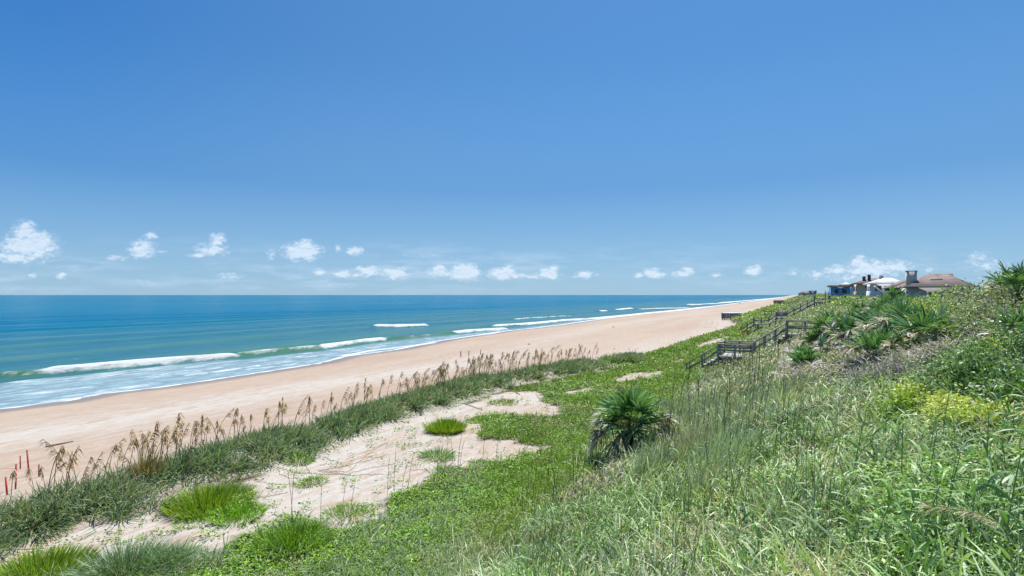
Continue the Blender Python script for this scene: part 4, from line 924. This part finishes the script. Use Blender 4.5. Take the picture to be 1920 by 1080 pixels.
# palms and palmettos
def fan(root, hub, axis_, up_, Rl, green=True, n=22, spread=112, tipd=.25, wl=.05, origin=None, base=None, name=None):
    axis_ = unit(np.asarray(axis_, float)); up_ = np.asarray(up_, float) + rng.normal(0, .35, 3); side = unit(np.cross(axis_, up_)); nrm = np.cross(side, axis_)
    g = Geo(); th = np.radians(np.linspace(-spread, spread, n) + rng.normal(0, 3, n))
    d = np.cos(th)[:, None] * axis_[None] + np.sin(th)[:, None] * side[None] + nrm[None] * (.22 * np.abs(np.sin(th)) + rng.normal(0, .05, n))[:, None]
    L_ = Rl * (1 - .28 * (np.abs(th) / th.max()) ** 2) * rng.uniform(.88, 1.08, n)
    if green:
        c = pick([(.060, .135, .040), (.105, .20, .060), (.11, .18, .10)], n, .25); tipc = c * 1.5
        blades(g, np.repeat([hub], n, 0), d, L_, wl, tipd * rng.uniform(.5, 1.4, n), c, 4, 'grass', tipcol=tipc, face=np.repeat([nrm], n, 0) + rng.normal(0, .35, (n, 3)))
    else:
        c = pick([(.42, .39, .37), (.28, .24, .21), (.52, .49, .46), (.17, .13, .10)], n, .15)
        blades(g, np.repeat([hub], n, 0), d + rng.normal(0, .25, (n, 3)), L_ * .9, wl * .95, tipd * rng.uniform(.6, 1.6, n), c, 4, 'grass')
    if base is not None:
        mid = (np.asarray(base) + hub) / 2 + np.array([0, 0, .12 * Rl]); pts = np.array([base, mid, hub]); polytube(g, pts, [.016, .012, .010], (.10, .16, .05) if green else (.25, .21, .16), 4)
    return g.build(name or ('frond' if green else 'dead_frond'), M_FROND if green else M_DRY, root, origin=origin)
def palmetto(px, py, label, Rl=.55, pet=.6, ng=9, nd=4, trunk=0, lift=0, name='palmetto', group='saw palmettos on the slope', cat='palmetto', wl=.05):
    c0 = ground_at(px, py)[0]; root = empty(name, tuple(c0), label, cat, group); top = c0 + [0, 0, trunk + lift]; sc = float(np.clip(np.hypot(c0[0], c0[1]) / 19.0, .9, 1.6 if py > 620 else 1.02)); Rl *= sc; pet *= sc; wl *= sc
    if trunk:
        g = Geo(); u = np.linspace(0, 1, 9); pts = np.stack([c0[0] + .10 * u, c0[1] - .04 * u, c0[2] - .1 + (trunk + .15) * u], 1)
        polytube(g, pts, .11 + .025 * (np.arange(9) % 2) + .03 * u, (.10, .075, .055), 9)
        m = 40; q = rng.random(m); az = rng.uniform(0, 6.28, m); o = np.stack([np.interp(q, u, pts[:, i]) for i in range(3)], 1) + np.stack([np.cos(az), np.sin(az), 0 * az], 1) * .1
        blades(g, o, np.stack([np.cos(az), np.sin(az), np.full(m, 1.2)], 1), .22, .05, .1, pick([(.2, .16, .12), (.12, .09, .07)], m), 2); g.build('trunk', M_STEM, root, origin=c0)
    a0 = rng.uniform(0, 6.28)
    for k in range(ng):
        az = a0 + k * 2.399; el = np.interp(k / max(1, ng - 1), [0, 1], [1.45, .65]) + rng.normal(0, .08)
        ax = np.array([math.cos(az) * math.cos(el), math.sin(az) * math.cos(el), math.sin(el)])
        L_ = pet * rng.uniform(.75, 1.15); fan(root, top + ax * L_, ax + [0, 0, -.1], np.array([-ax[0] * .6 + .01, -ax[1] * .6, 1]), Rl * rng.uniform(.85, 1.12), True, 20, 110, .22, wl, c0, top)
    for k in range(nd):
        az = a0 + 1 + k * 2.1 + rng.normal(0, .3); el = rng.uniform(-.15, 1.0)
        ax = np.array([math.cos(az) * math.cos(el), math.sin(az) * math.cos(el), math.sin(el)])
        L_ = pet * rng.uniform(.9, 1.35); fan(root, top + ax * L_ * .9 + [0, 0, -.02], ax + [0, 0, rng.uniform(-.5, .5)], (0.01, 0, 1), Rl * .8, False, 15, 75, rng.uniform(.3, .9), wl, c0, top)
    return root
# the big one standing alone in the green terrace
pc = ground_at(1178, 846)[0]
pm = empty('palm', tuple(pc), 'young fan palm alone in the green terrace with a skirt of grey dead fronds', 'palm')
g = Geo(); u = np.linspace(0, 1, 10); pts = pc[None] + np.stack([.05 * u, 0 * u, -.1 + .95 * u], 1)
polytube(g, pts, .15 + .03 * (np.arange(10) % 2) + .02 * u, (.085, .065, .05), 10)
m = 90; q = rng.random(m); az = rng.uniform(0, 6.28, m); o = np.stack([np.interp(q, u, pts[:, i]) for i in range(3)], 1) + np.stack([np.cos(az), np.sin(az), 0 * az], 1) * .13
blades(g, o, np.stack([np.cos(az), np.sin(az), np.full(m, 1.4)], 1), .28, .06, .1, pick([(.2, .16, .12), (.11, .08, .06)], m), 2); g.build('trunk', M_STEM, pm, origin=pc)
top = pc + np.array([.05, 0, .85])
GF = [(-58, 35, .95), (-30, 60, 1.0), (-8, 78, 1.0), (14, 72, 1.05), (36, 55, 1.05), (56, 40, .95), (-45, 15, .8), (-12, 38, .75), (28, 22, .75), (5, 5, .6), (-75, 20, .9), (72, 25, .95), (160, 60, .9), (200, 55, .9), (120, 50, .9), (240, 50, .9), (300, 62, .9), (180, 75, .9)]
for azd, eld, Lp in GF:      # bearings measured from the viewer's side: 0 leans to the viewer
    ca, sa = math.cos(R(azd)), math.sin(R(azd)); base_d = -FWD * .35 * ca + RGT * sa
    base_d = -FWD * ca + RGT * sa
    ax = base_d * math.cos(R(eld)) + np.array([0, 0, math.sin(R(eld))])
    fan(pm, top + ax * Lp * .80, ax + np.array([0, 0, -.12]), np.array([0, 0, 1.0]) - base_d * .6, 1.0 * random.uniform(.9, 1.1), True, 19, 112, .16, .085, pc, top)
for azd, eld, Lp in [(-80, 18, 1.25), (-100, 30, 1.2), (-60, 12, 1.15), (100, 28, 1.2), (68, -4, 1.2), (-70, -2, 1.35), (-95, -14, 1.45), (-50, -25, 1.1), (-115, 5, 1.2), (-35, -8, .9), (20, -15, .8), (60, -20, 1.0), (80, 8, 1.35), (92, 22, 1.5), (75, 15, 1.7), (110, -5, 1.3), (150, -10, 1.1)]:
    base_d = -FWD * math.cos(R(azd)) + RGT * math.sin(R(azd)); ax = base_d * math.cos(R(eld)) + np.array([0, 0, math.sin(R(eld))])
    fan(pm, top + ax * Lp * .80, ax + np.array([0, 0, -.12 if eld > -10 else -.5]), (0.01, 0, 1), .72, False, 20, 80, .55 if eld > -10 else .85, .07, pc, top)

PLM = [(1618, 604, 'palmetto with upright dark fans left of the white house roof', .55, .75, 9, 6), (1674, 594, 'tallest palmetto of the slope, fans crossing the brown roof edge', .62, .95, 9, 6),
       (1560, 640, 'mostly dead grey palmetto at the end of the upper boardwalk', .5, .55, 4, 9), (1590, 655, 'half dead palmetto with grey hanging fans and one orange tinted heart', .5, .55, 6, 8),
       (1640, 682, 'spiky palmetto with narrow upright blades above the grey twig thicket', .62, .5, 10, 3), (1703, 645, 'bluish palmetto right of the spiky one', .6, .6, 8, 6),
       (1747, 652, 'deep green palmetto with the densest fan, in the middle of the shrubs', .62, .6, 11, 2), (1688, 668, 'fallen palmetto of pale bleached fronds over the twig thicket', .5, .45, 3, 9),
       (1504, 694, 'low green palmetto lowest on the grass slope', .45, .35, 8, 1), (1535, 652, 'small green palmetto next to the boardwalk rail', .42, .35, 7, 2),
       (1915, 650, 'dark palmetto half outside the right edge', .5, .6, 8, 3), (1640, 605, 'grey-green palmetto between the two upright ones', .5, .6, 5, 7), (1720, 610, 'scruffy palmetto under the eave of the nearest house', .45, .5, 4, 6),
       (1540, 672, 'dead grey palmetto fan heap at the lower left of the palmetto patch', .45, .4, 2, 9), (1600, 628, 'pale dead palmetto behind the orange hearted one', .5, .5, 3, 9), (1672, 640, 'blue-green palmetto with stiff fans in the middle of the patch', .6, .6, 9, 4),
       (1652, 652, 'bleached upright dead palmetto beside the spiky one', .55, .5, 3, 8), (1775, 640, 'small palmetto with yellowing fans right of the deep green one', .45, .45, 6, 4)]
for px, py, lab, Rl, pet, ng, nd in PLM: palmetto(px, py, lab, Rl * 1.25, pet * 1.2, ng, int(nd * 1.9) + 3, wl=.06)
palmetto(1908, 592, 'big dark fan palm on the crest at the top right, against the sky', .62, .75, 12, 2, trunk=.5, lift=.1, name='fan_palm', group=None, cat='palm')

# shrubs
def shrub(px, py, rx, h, pal, label, nl=1600, leaf=.05, group=None, name='shrub', twig=0, at=None, aspect=.5):
    c0 = ground_at(px, py)[0] if at is None else np.array(at); rr = math.hypot(c0[0], c0[1]); root = empty(name, tuple(c0), label, 'shrub', group)
    nc = int(14 + rx * 22); th = rng.uniform(0, 6.28, nc); ph = np.arccos(rng.uniform(0, 1, nc)); rad_ = rng.uniform(.55, 1.05, nc)
    cen = np.stack([np.cos(th) * np.sin(ph) * rx * rad_, np.sin(th) * np.sin(ph) * rx * rad_, np.cos(ph) * h * rad_ * rng.uniform(.6, 1.1, nc)], 1)
    i = rng.integers(0, nc, nl); sg = rng.uniform(.10, .26, nc)[i][:, None] * rx ** .5
    P = cen[i] + rng.normal(size=(nl, 3)) * sg * [1, 1, .7]; P[:, 2] = np.maximum(P[:, 2], -.3 * h); P += c0
    lv = unit(P - c0 + [0, 0, h]) ; lf = max(leaf * 1.25, rr * .0040)
    hl = pick(pal, nc, .12)[i] * .55 + pick(pal, nl, .2) * .45
    g = Geo(); d = lv + rng.normal(0, .7, (nl, 3)); L_ = lf * rng.uniform(.6, 1.5, nl)
    blades(g, P, d, L_, L_ * aspect, .25, hl, 2, 'leaf', face=np.stack([rng.normal(0, .6, nl), rng.normal(0, .6, nl), np.ones(nl)], 1))
    g.build('foliage', M_LEAF, root, origin=c0)
    g = Geo(); a = np.repeat([c0 - [0, 0, .2]], nc, 0); b = cen + c0; mid = a * .45 + b * .55 + rng.normal(0, .06, (nc, 3))
    tubes(g, a, mid, .012, .009, pick(PAL_GREY[:3], nc), 4); tubes(g, mid, b, .009, .005, pick(PAL_GREY[:3], nc), 4)
    if twig:
        i = rng.integers(0, nc, twig); o = mid[i] * .4 + b[i] * .6 + rng.normal(0, .12, (twig, 3)) * rx; dd = rng.normal(0, 1, (twig, 3)) + [0, 0, .5]
        blades(g, o, dd, rng.uniform(.12, .38, twig), max(.006, rr * .0007), rng.uniform(-.2, .5, twig), pick(PAL_GREY[:3] + [(.38, .36, .34)], twig), 3, 'x')
    g.build('twigs', M_STEM, root, origin=c0)
    return root
SH = [(1795, 745, .75, .55, PAL_DARK, 'glossy dark green shrub left of the right edge, above the yellow leaves', 2600, 0), (1870, 735, .8, .6, PAL_DARK, 'larger glossy dark green shrub at the right edge', 3000, 0), (1915, 765, .6, .5, PAL_DARK, 'dark leafy shrub low on the right edge', 2000, 0),
      (1835, 700, .7, .5, PAL_DARK, 'dark green shrub just under the big grey twigs', 1900, 60), (1905, 700, .7, .55, PAL_DARK, 'deep green shrub below the small yellow leaves at the right edge', 1900, 0),
      (1720, 770, .50, .36, PAL_YEL, 'yellow-green shrub left of the brightest yellow leaves', 1700, 0), (1790, 800, .50, .34, [PAL_YEL[0], PAL_YEL[2], PAL_YEL[4], PAL_YEL[1]], 'brightest yellow leaved shrub in the right foreground', 1700, 0),
      (1850, 808, .42, .32, PAL_YEL, 'yellow mottled shrub right of the brightest one', 1300, 0), (1885, 668, .35, .35, [PAL_YEL[0], PAL_YEL[1], (.5, .42, .05)], 'small shrub of vivid yellow leaves at the right edge', 500, 0),
      (1690, 790, .4, .3, PAL_BRIGHT, 'lime shrub peeking between grass left of the yellow ones', 900, 0),
      (1640, 712, .75, .35, PAL_GREY, 'bare grey twig thicket nearest the tall grass', 260, 1500), (1700, 706, .8, .38, PAL_GREY, 'bare grey-purple twig thicket under the bleached palmetto', 260, 1700), (1770, 682, .6, .40, PAL_GREY, 'grey twig thicket mixed with leaves, right of the larger ones', 420, 900),
      (1580, 690, .6, .40, PAL_OLIVE, 'olive shrub between grass and twig thicket', 900, 100)]
for px, py, rx, h, pal, lab, nl, tw in SH: shrub(px, py, rx, h * (1.6 if pal is PAL_DARK else 1.15 if pal is PAL_GREY else 1.5), pal, lab, nl, .05 if tw else .062, 'shrubs of the right slope', twig=tw)
def locale(px):
    if px < 1620: return 'under the blue house'
    if px < 1700: return 'in front of the white house'
    if px < 1790: return 'below the nearest brown roof'
    return 'on the right crest'
pals = [(PAL_BRIGHT, 'bright lime green leafy shrub', 0), (PAL_DARK, 'dark green rounded shrub', 0), (PAL_OLIVE, 'dull olive shrub', 120), (PAL_GREY, 'grey bare-twigged shrub', 500)]
t, s, r = polar(1500, 10, 95, 26, 56); ok = (t > 2.4) & (t < 19) & (s < 104); t, s, r = t[ok], s[ok], r[ok]
placed = []; SHB = []; LOCN = {}; SEEN = {}
for i in range(len(t)):
    px, py, _ = ground_px(t[i:i + 1], s[i:i + 1]); px = float(px[0]); py = float(py[0])
    if px > 2050 or px < 1530 or (py > 665 and px > 1560) : continue
    if (py > 612 and px < 1760) or (py > 578 and px < 1700): continue
    rx = float(rng.uniform(.7, 1.25)) * (1 + r[i] * .010)
    if len(placed) >= 95: break
    if any((t[i] - a) ** 2 + (s[i] - b) ** 2 < (.72 * (rx + c)) ** 2 for a, b, c in placed): continue
    placed.append((t[i], s[i], rx))
    k = rng.choice(4, p=[.30, .26, .27, .17] if px < 1700 else [.44, .32, .20, .04]); pal, lab, tw = pals[k]
    z = float(height(t[i], s[i])); 
    top_allow = {True: .95, False: .8}[px > 1850]
    hmax = np.interp(px, [1540, 1650, 1750, 1800, 1850, 1900], [-6, -4, -6, 20, 32, 42]) / FPX * r[i] + CAMZ - z
    h = float(np.clip(rng.uniform(.7, 1.1) * hmax * .8, .35, 1.5))
    if hmax < .25: h = .3
    at_ = (t[i], s[i], z)
    LOCN[lab + locale(px)] = LOCN.get(lab + locale(px), 0) + 1
    SHB.append((px, rx, h, pal, lab, tw, at_, r[i]))
for (px, rx, h, pal, lab, tw, at_, ri) in sorted(SHB, key=lambda q: q[0]):
    key = lab + locale(px); SEEN[key] = SEEN.get(key, 0) + 1
    shrub(0, 0, rx, h, pal, f"{lab} {locale(px)}" + (f", {nth(SEEN[key])} from left" if LOCN[key] > 1 else ''), int(np.interp(ri, [10, 30, 95], [1500, 800, 400])), .055, f'{lab}s {locale(px)}', twig=tw if ri < 40 else tw // 4, at=at_)
print('shrubs', len(placed))

# broad-leaved reed grass standing in the right foreground
def reed(px, py, H, label, nleaf=9, thick=.008):
    c0 = ground_at(px, py)[0]; root = empty('reed_plant', tuple(c0), label, 'reed', 'broad leaved reed grasses of the right foreground')
    u = np.linspace(0, 1, 6); lx, ly = rng.normal(.12, .08), rng.normal(0, .06)
    pts = c0[None] + np.stack([lx * H * u ** 1.5, ly * H * u ** 1.5, H * u - .05], 1)
    g = Geo(); polytube(g, pts, np.interp(u, [0, 1], [thick, thick * .6]), (.20, .30, .12), 6); g.build('stem', M_STEM, root, origin=c0)
    g = Geo(); q = np.linspace(.25, 1, nleaf); o = np.stack([np.interp(q, u, pts[:, i]) for i in range(3)], 1); az = np.where(np.arange(nleaf) % 2, 0, math.pi) * .85 + rng.normal(.3, .6, nleaf)
    el = rng.uniform(.65, 1.15, nleaf); d = np.stack([np.cos(az) * np.cos(el) + .25, np.sin(az) * np.cos(el), np.sin(el)], 1)
    c = pick([(.10, .185, .065), (.130, .225, .085), (.17, .25, .14), (.12, .24, .05)], nleaf, .12)
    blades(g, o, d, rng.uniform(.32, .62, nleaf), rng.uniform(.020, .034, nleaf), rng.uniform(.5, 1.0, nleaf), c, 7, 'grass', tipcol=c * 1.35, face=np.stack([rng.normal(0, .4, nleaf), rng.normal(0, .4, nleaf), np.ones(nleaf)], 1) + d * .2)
    g.build('leaves', M_GRASS, root, origin=c0)
REED = [(1880, 1075, 1.15, 'thickest reed grass, upright blue-green leaves near the right edge of the bottom'), (1770, 1010, .95, 'reed grass with folded leaves left of the thickest one'), (1690, 930, 1.0, 'tall reed grass with a long leaf arching to the right, centre of the right foreground'),
        (1765, 850, 1.0, 'reed grass standing up into the yellow leaves'), (1660, 860, .9, 'reed grass left of the yellow leaved shrubs'), (1850, 900, .9, 'reed grass under the dark shrub, leaning right'),
        (1720, 1075, .9, 'reed grass on the bottom edge with a white arching leaf'), (1815, 1078, .8, 'short reed grass on the bottom edge between two taller ones'), (1600, 900, .9, 'slender reed grass on the left of the reed stand'), (1560, 1000, .85, 'slender reed grass low on the left of the reed stand'),
        (1630, 1070, .8, 'reed grass at the bottom of the left part of the stand'), (1910, 960, .95, 'reed grass cut by the right edge'), (1480, 1060, .8, 'lonely reed grass at the bottom, farthest left'), (1740, 930, .85, 'reed grass just right of the tall arching one')]
for px, py, H, lab in REED: reed(px, py, H, lab)
RF = sorted((random.uniform(1300, 1915), random.uniform(800, 1075)) for k in range(80))
for k, (px, py) in enumerate(RF):
    reed(px, py, random.uniform(.45, .8), f'low reed between the taller reeds of the right foreground, {nth(k + 1)} from the left', 8, .006)

# ------------------------------------------------------------------ small things on the beach
def stake(px, py, hpx, label, red=True, w=.05, tilt=0, group='stakes on the beach'):
    p = ground_at(px, py)[0]; d = math.hypot(*(p[:2])) ; depth = p[0] * FWD[0] + p[1] * FWD[1]; h = hpx / FPX * depth
    g = Geo(); tl = RGT * tilt * h; a = p - [0, 0, .15]; b = p + np.array([0, 0, h]) + tl
    beam(g, a, b, w, w * .6, (.36, .04, .035) if red else (.16, .10, .07)); root = empty('stake', tuple(p), label, 'stake', group); g.build('shaft', M_PAINT, root, origin=p)
    g = Geo(); beam(g, b, b + [0, 0, .05], w * .95, w * .5, (.30, .25, .2)); g.build('cut_top', M_PAINT, root, origin=p); return b
b1 = stake(29, 918, 45, 'short red painted stake nearest the grass at the left edge', tilt=.03, w=.048)
stake(55, 892, 46, 'tallest red painted stake, leaning slightly left', tilt=-.09, w=.048); stake(38, 880, 23, 'thin dull red stake behind the two bright ones', w=.04)
stake(73, 895, 21, 'small dark red stake right of the tallest one', w=.045); stake(14, 930, 32, 'weathered dark red stake bent near the left edge', w=.05, tilt=-.1)
stake(381, 860, 33, 'red-brown stake standing in the grass ridge', w=.055)
stake(864, 669, 10, 'left of three small brown stakes on the open beach', False, .12); stake(879, 668, 10, 'middle of three small brown stakes on the open beach', False, .09); stake(901, 665.5, 9, 'right of three small brown stakes on the open beach', False, .09)
def pole(px0, py0, px1, py1, r_, label, name='driftwood', col=(.22, .19, .16), arch=0, cat='driftwood'):
    a = ground_at(px0, py0)[0] + [0, 0, r_]; b = ground_at(px1, py1)[0] + [0, 0, r_]; g = Geo(); u = np.linspace(0, 1, 8)
    pts = a[None] + (b - a)[None] * u[:, None] + np.stack([0 * u, rng.normal(0, .02, 8), arch * np.sin(u * math.pi)], 1)
    polytube(g, pts, r_ * np.interp(u, [0, .5, 1], [1, .85, .6]), col, 7); return tag(g.build(name, M_STEM, origin=a), label, cat)
pole(86, 839, 137, 829, .045, 'long thin driftwood pole lying on the beach above the red stakes')
pole(1118, 846, 1182, 866, .025, 'pale straight stick lying in front of the fan palm', col=(.34, .33, .30))
pole(446, 872, 482, 880, .03, 'bleached branch arching out of the inner ridge grass', col=(.5, .47, .43), arch=.35)
pole(870, 757, 905, 770, .025, 'dark dry branch on the sand at the back of the ridge', col=(.18, .13, .1))
pole(967, 737, 975, 741, .03, 'short brown log at the far end of the bare sand', col=(.2, .13, .08))
def rock(px, py, r_, label, col):
    p = ground_at(px, py)[0]; me = bpy.data.meshes.new('m'); import bmesh
    bm = bmesh.new(); bmesh.ops.create_icosphere(bm, subdivisions=3, radius=1)
    for v in bm.verts: k = .75 + .5 * float(vnoise(v.co.x * 1.7 + 5, v.co.y * 1.7 + v.co.z * 2.3, 181)); v.co = v.co * k; v.co.z *= .55; v.co *= r_
    V = np.array([v.co[:] for v in bm.verts]); F = np.array([[v.index for v in f.verts] for f in bm.faces]); F = np.concatenate([F, F[:, 2:3]], 1); bm.free()
    bpy.data.meshes.remove(me)
    me = bpy.data.meshes.new('seaweed'); me.from_pydata([tuple(x) for x in V], [], [tuple(f[:3]) for f in F]); a = me.color_attributes.new('Col', 'FLOAT_COLOR', 'POINT')
    a.data.foreach_set('color', np.tile(np.array([*col, 1.0], np.float32), len(V))); me.materials.append(M_STEM)
    o = bpy.data.objects.new('seaweed_clump', me); COL.objects.link(o); o.location = tuple(p); return tag(o, label, 'seaweed')
rock(992, 646, .22, 'dark clump of seaweed on the beach above the far sea oats', (.09, .07, .06)); rock(1150, 613.5, .28, 'small brown seaweed clump farther along the beach', (.16, .11, .09)); rock(761, 648.5, .15, 'tiny dark lump by the water line', (.1, .09, .09))
# warning line between the stakes at the left edge
p = b1 - np.array([0, 0, .12]); q = p - RGT * 4 - FWD * .1 + [0, 0, -.02]; g = Geo(); u = np.linspace(0, 1, 9); polytube(g, p[None] + (q - p)[None] * u[:, None] + np.stack([0 * u, 0 * u, -.05 * np.sin(u * math.pi)], 1), np.full(9, .006), (.6, .05, .05), 5)
tag(g.build('cord', M_PAINT), 'thin red cord running left from the short red stake', 'cord')

# person far down the beach, beside a low folding chair
pp = ground_at(1387, 570.6)[0]
bm_v = [(0, 0, .92), (0, 0, 1.15), (0, 0, 1.40), (0, 0, 1.52), (0, 0, 1.66), (.19, 0, 1.38), (.25, .03, 1.12), (.24, .12, .90), (-.19, 0, 1.38), (-.27, 0, 1.14), (-.26, .1, .92), (.10, 0, .86), (.13, .02, .48), (.14, -.02, .07), (.15, .12, .03), (-.10, 0, .86), (-.13, -.02, .48), (-.16, -.06, .07), (-.17, .08, .03)]
bm_e = [(0, 1), (1, 2), (2, 3), (3, 4), (2, 5), (5, 6), (6, 7), (2, 8), (8, 9), (9, 10), (0, 11), (11, 12), (12, 13), (13, 14), (0, 15), (15, 16), (16, 17), (17, 18)]
rad = [.15, .14, .15, .06, .11, .07, .048, .035, .07, .048, .035, .10, .065, .045, .035, .10, .065, .045, .035]
me = bpy.data.meshes.new('person'); me.from_pydata(bm_v, bm_e, []); person = bpy.data.objects.new('person', me); COL.objects.link(person)
md = person.modifiers.new('skin', 'SKIN'); person.modifiers.new('sub', 'SUBSURF').levels = 1
for v, r_ in zip(me.skin_vertices[0].data, rad): v.radius = (r_, r_)
me.skin_vertices[0].data[0].use_root = True
mdk, ns, ls = material('dark_clothes'); o_ = ns.new('ShaderNodeOutputMaterial'); b_ = ns.new('ShaderNodeBsdfPrincipled'); b_.inputs['Base Color'].default_value = (.03, .035, .045, 1); ls.new(b_.outputs[0], o_.inputs[0]); me.materials.append(mdk)
person.location = tuple(pp); tag(person, 'tiny person in dark clothes standing at the water edge far down the beach', 'person')
ch_ = empty('beach_chair', tuple(pp + RGT * 1.4 - FWD * .4), 'dark low folding chair right beside the distant person', 'chair')
o0 = np.array(ch_.location); g = Geo(); box(g, o0[0] - .35, o0[0] + .35, o0[1] - .35, o0[1] + .35, o0[2] + .3, o0[2] + .36, (.03, .04, .05)); g.build('seat', M_WALL, ch_, origin=o0)
g = Geo(); beam(g, o0 + [.35, 0, .33], o0 + [.6, 0, .95], .7, .05, (.03, .04, .05)); g.build('backrest', M_WALL, ch_, origin=o0)
for a_, b_ in ((-.3, -.3), (.3, -.3), (-.3, .3), (.3, .3)):
    g = Geo(); tubes(g, o0 + [a_, b_, -.02], o0 + [a_, b_, .3], .03, .03, (.1, .1, .1)); g.build('leg', M_WALL, ch_, origin=o0)

# wind-blown seed plume leaning in close from the right edge
A0 = ground_at(1935, 1075)[0]; o0 = tuple(A0)
B0 = bearing(np.array([1925.]), np.array([985.]))[0] * 3.1 + [0, 0, CAMZ]; B1 = bearing(np.array([1740.]), np.array([952.]))[0] * 3.0 + [0, 0, CAMZ]
rp = empty('grass_plume', o0, 'thin tan grass plume arching in from the right edge, close to the viewer', 'grass plume')
u = np.linspace(0, 1, 12); P0 = np.array(A0); pts = ((1 - u) ** 2)[:, None] * P0 + (2 * u * (1 - u))[:, None] * (B0 + [0, 0, .12]) + (u ** 2)[:, None] * B1
g = Geo(); polytube(g, pts, np.interp(u, [0, 1], [.004, .0015]), (.30, .27, .16), 5); g.build('stem', M_STEM, rp, origin=o0)
g = Geo(); m = 90; q = rng.uniform(.55, 1, m); o = np.stack([np.interp(q, u, pts[:, i]) for i in range(3)], 1); dd = unit(B1 - B0)
blades(g, o, dd[None] + rng.normal(0, .28, (m, 3)), rng.uniform(.05, .12, m), .006, .35, pick([(.28, .25, .15), (.20, .18, .10), (.34, .31, .20)], m), 2, 'leaf'); g.build('seed_head', M_DRY, rp, origin=o0)
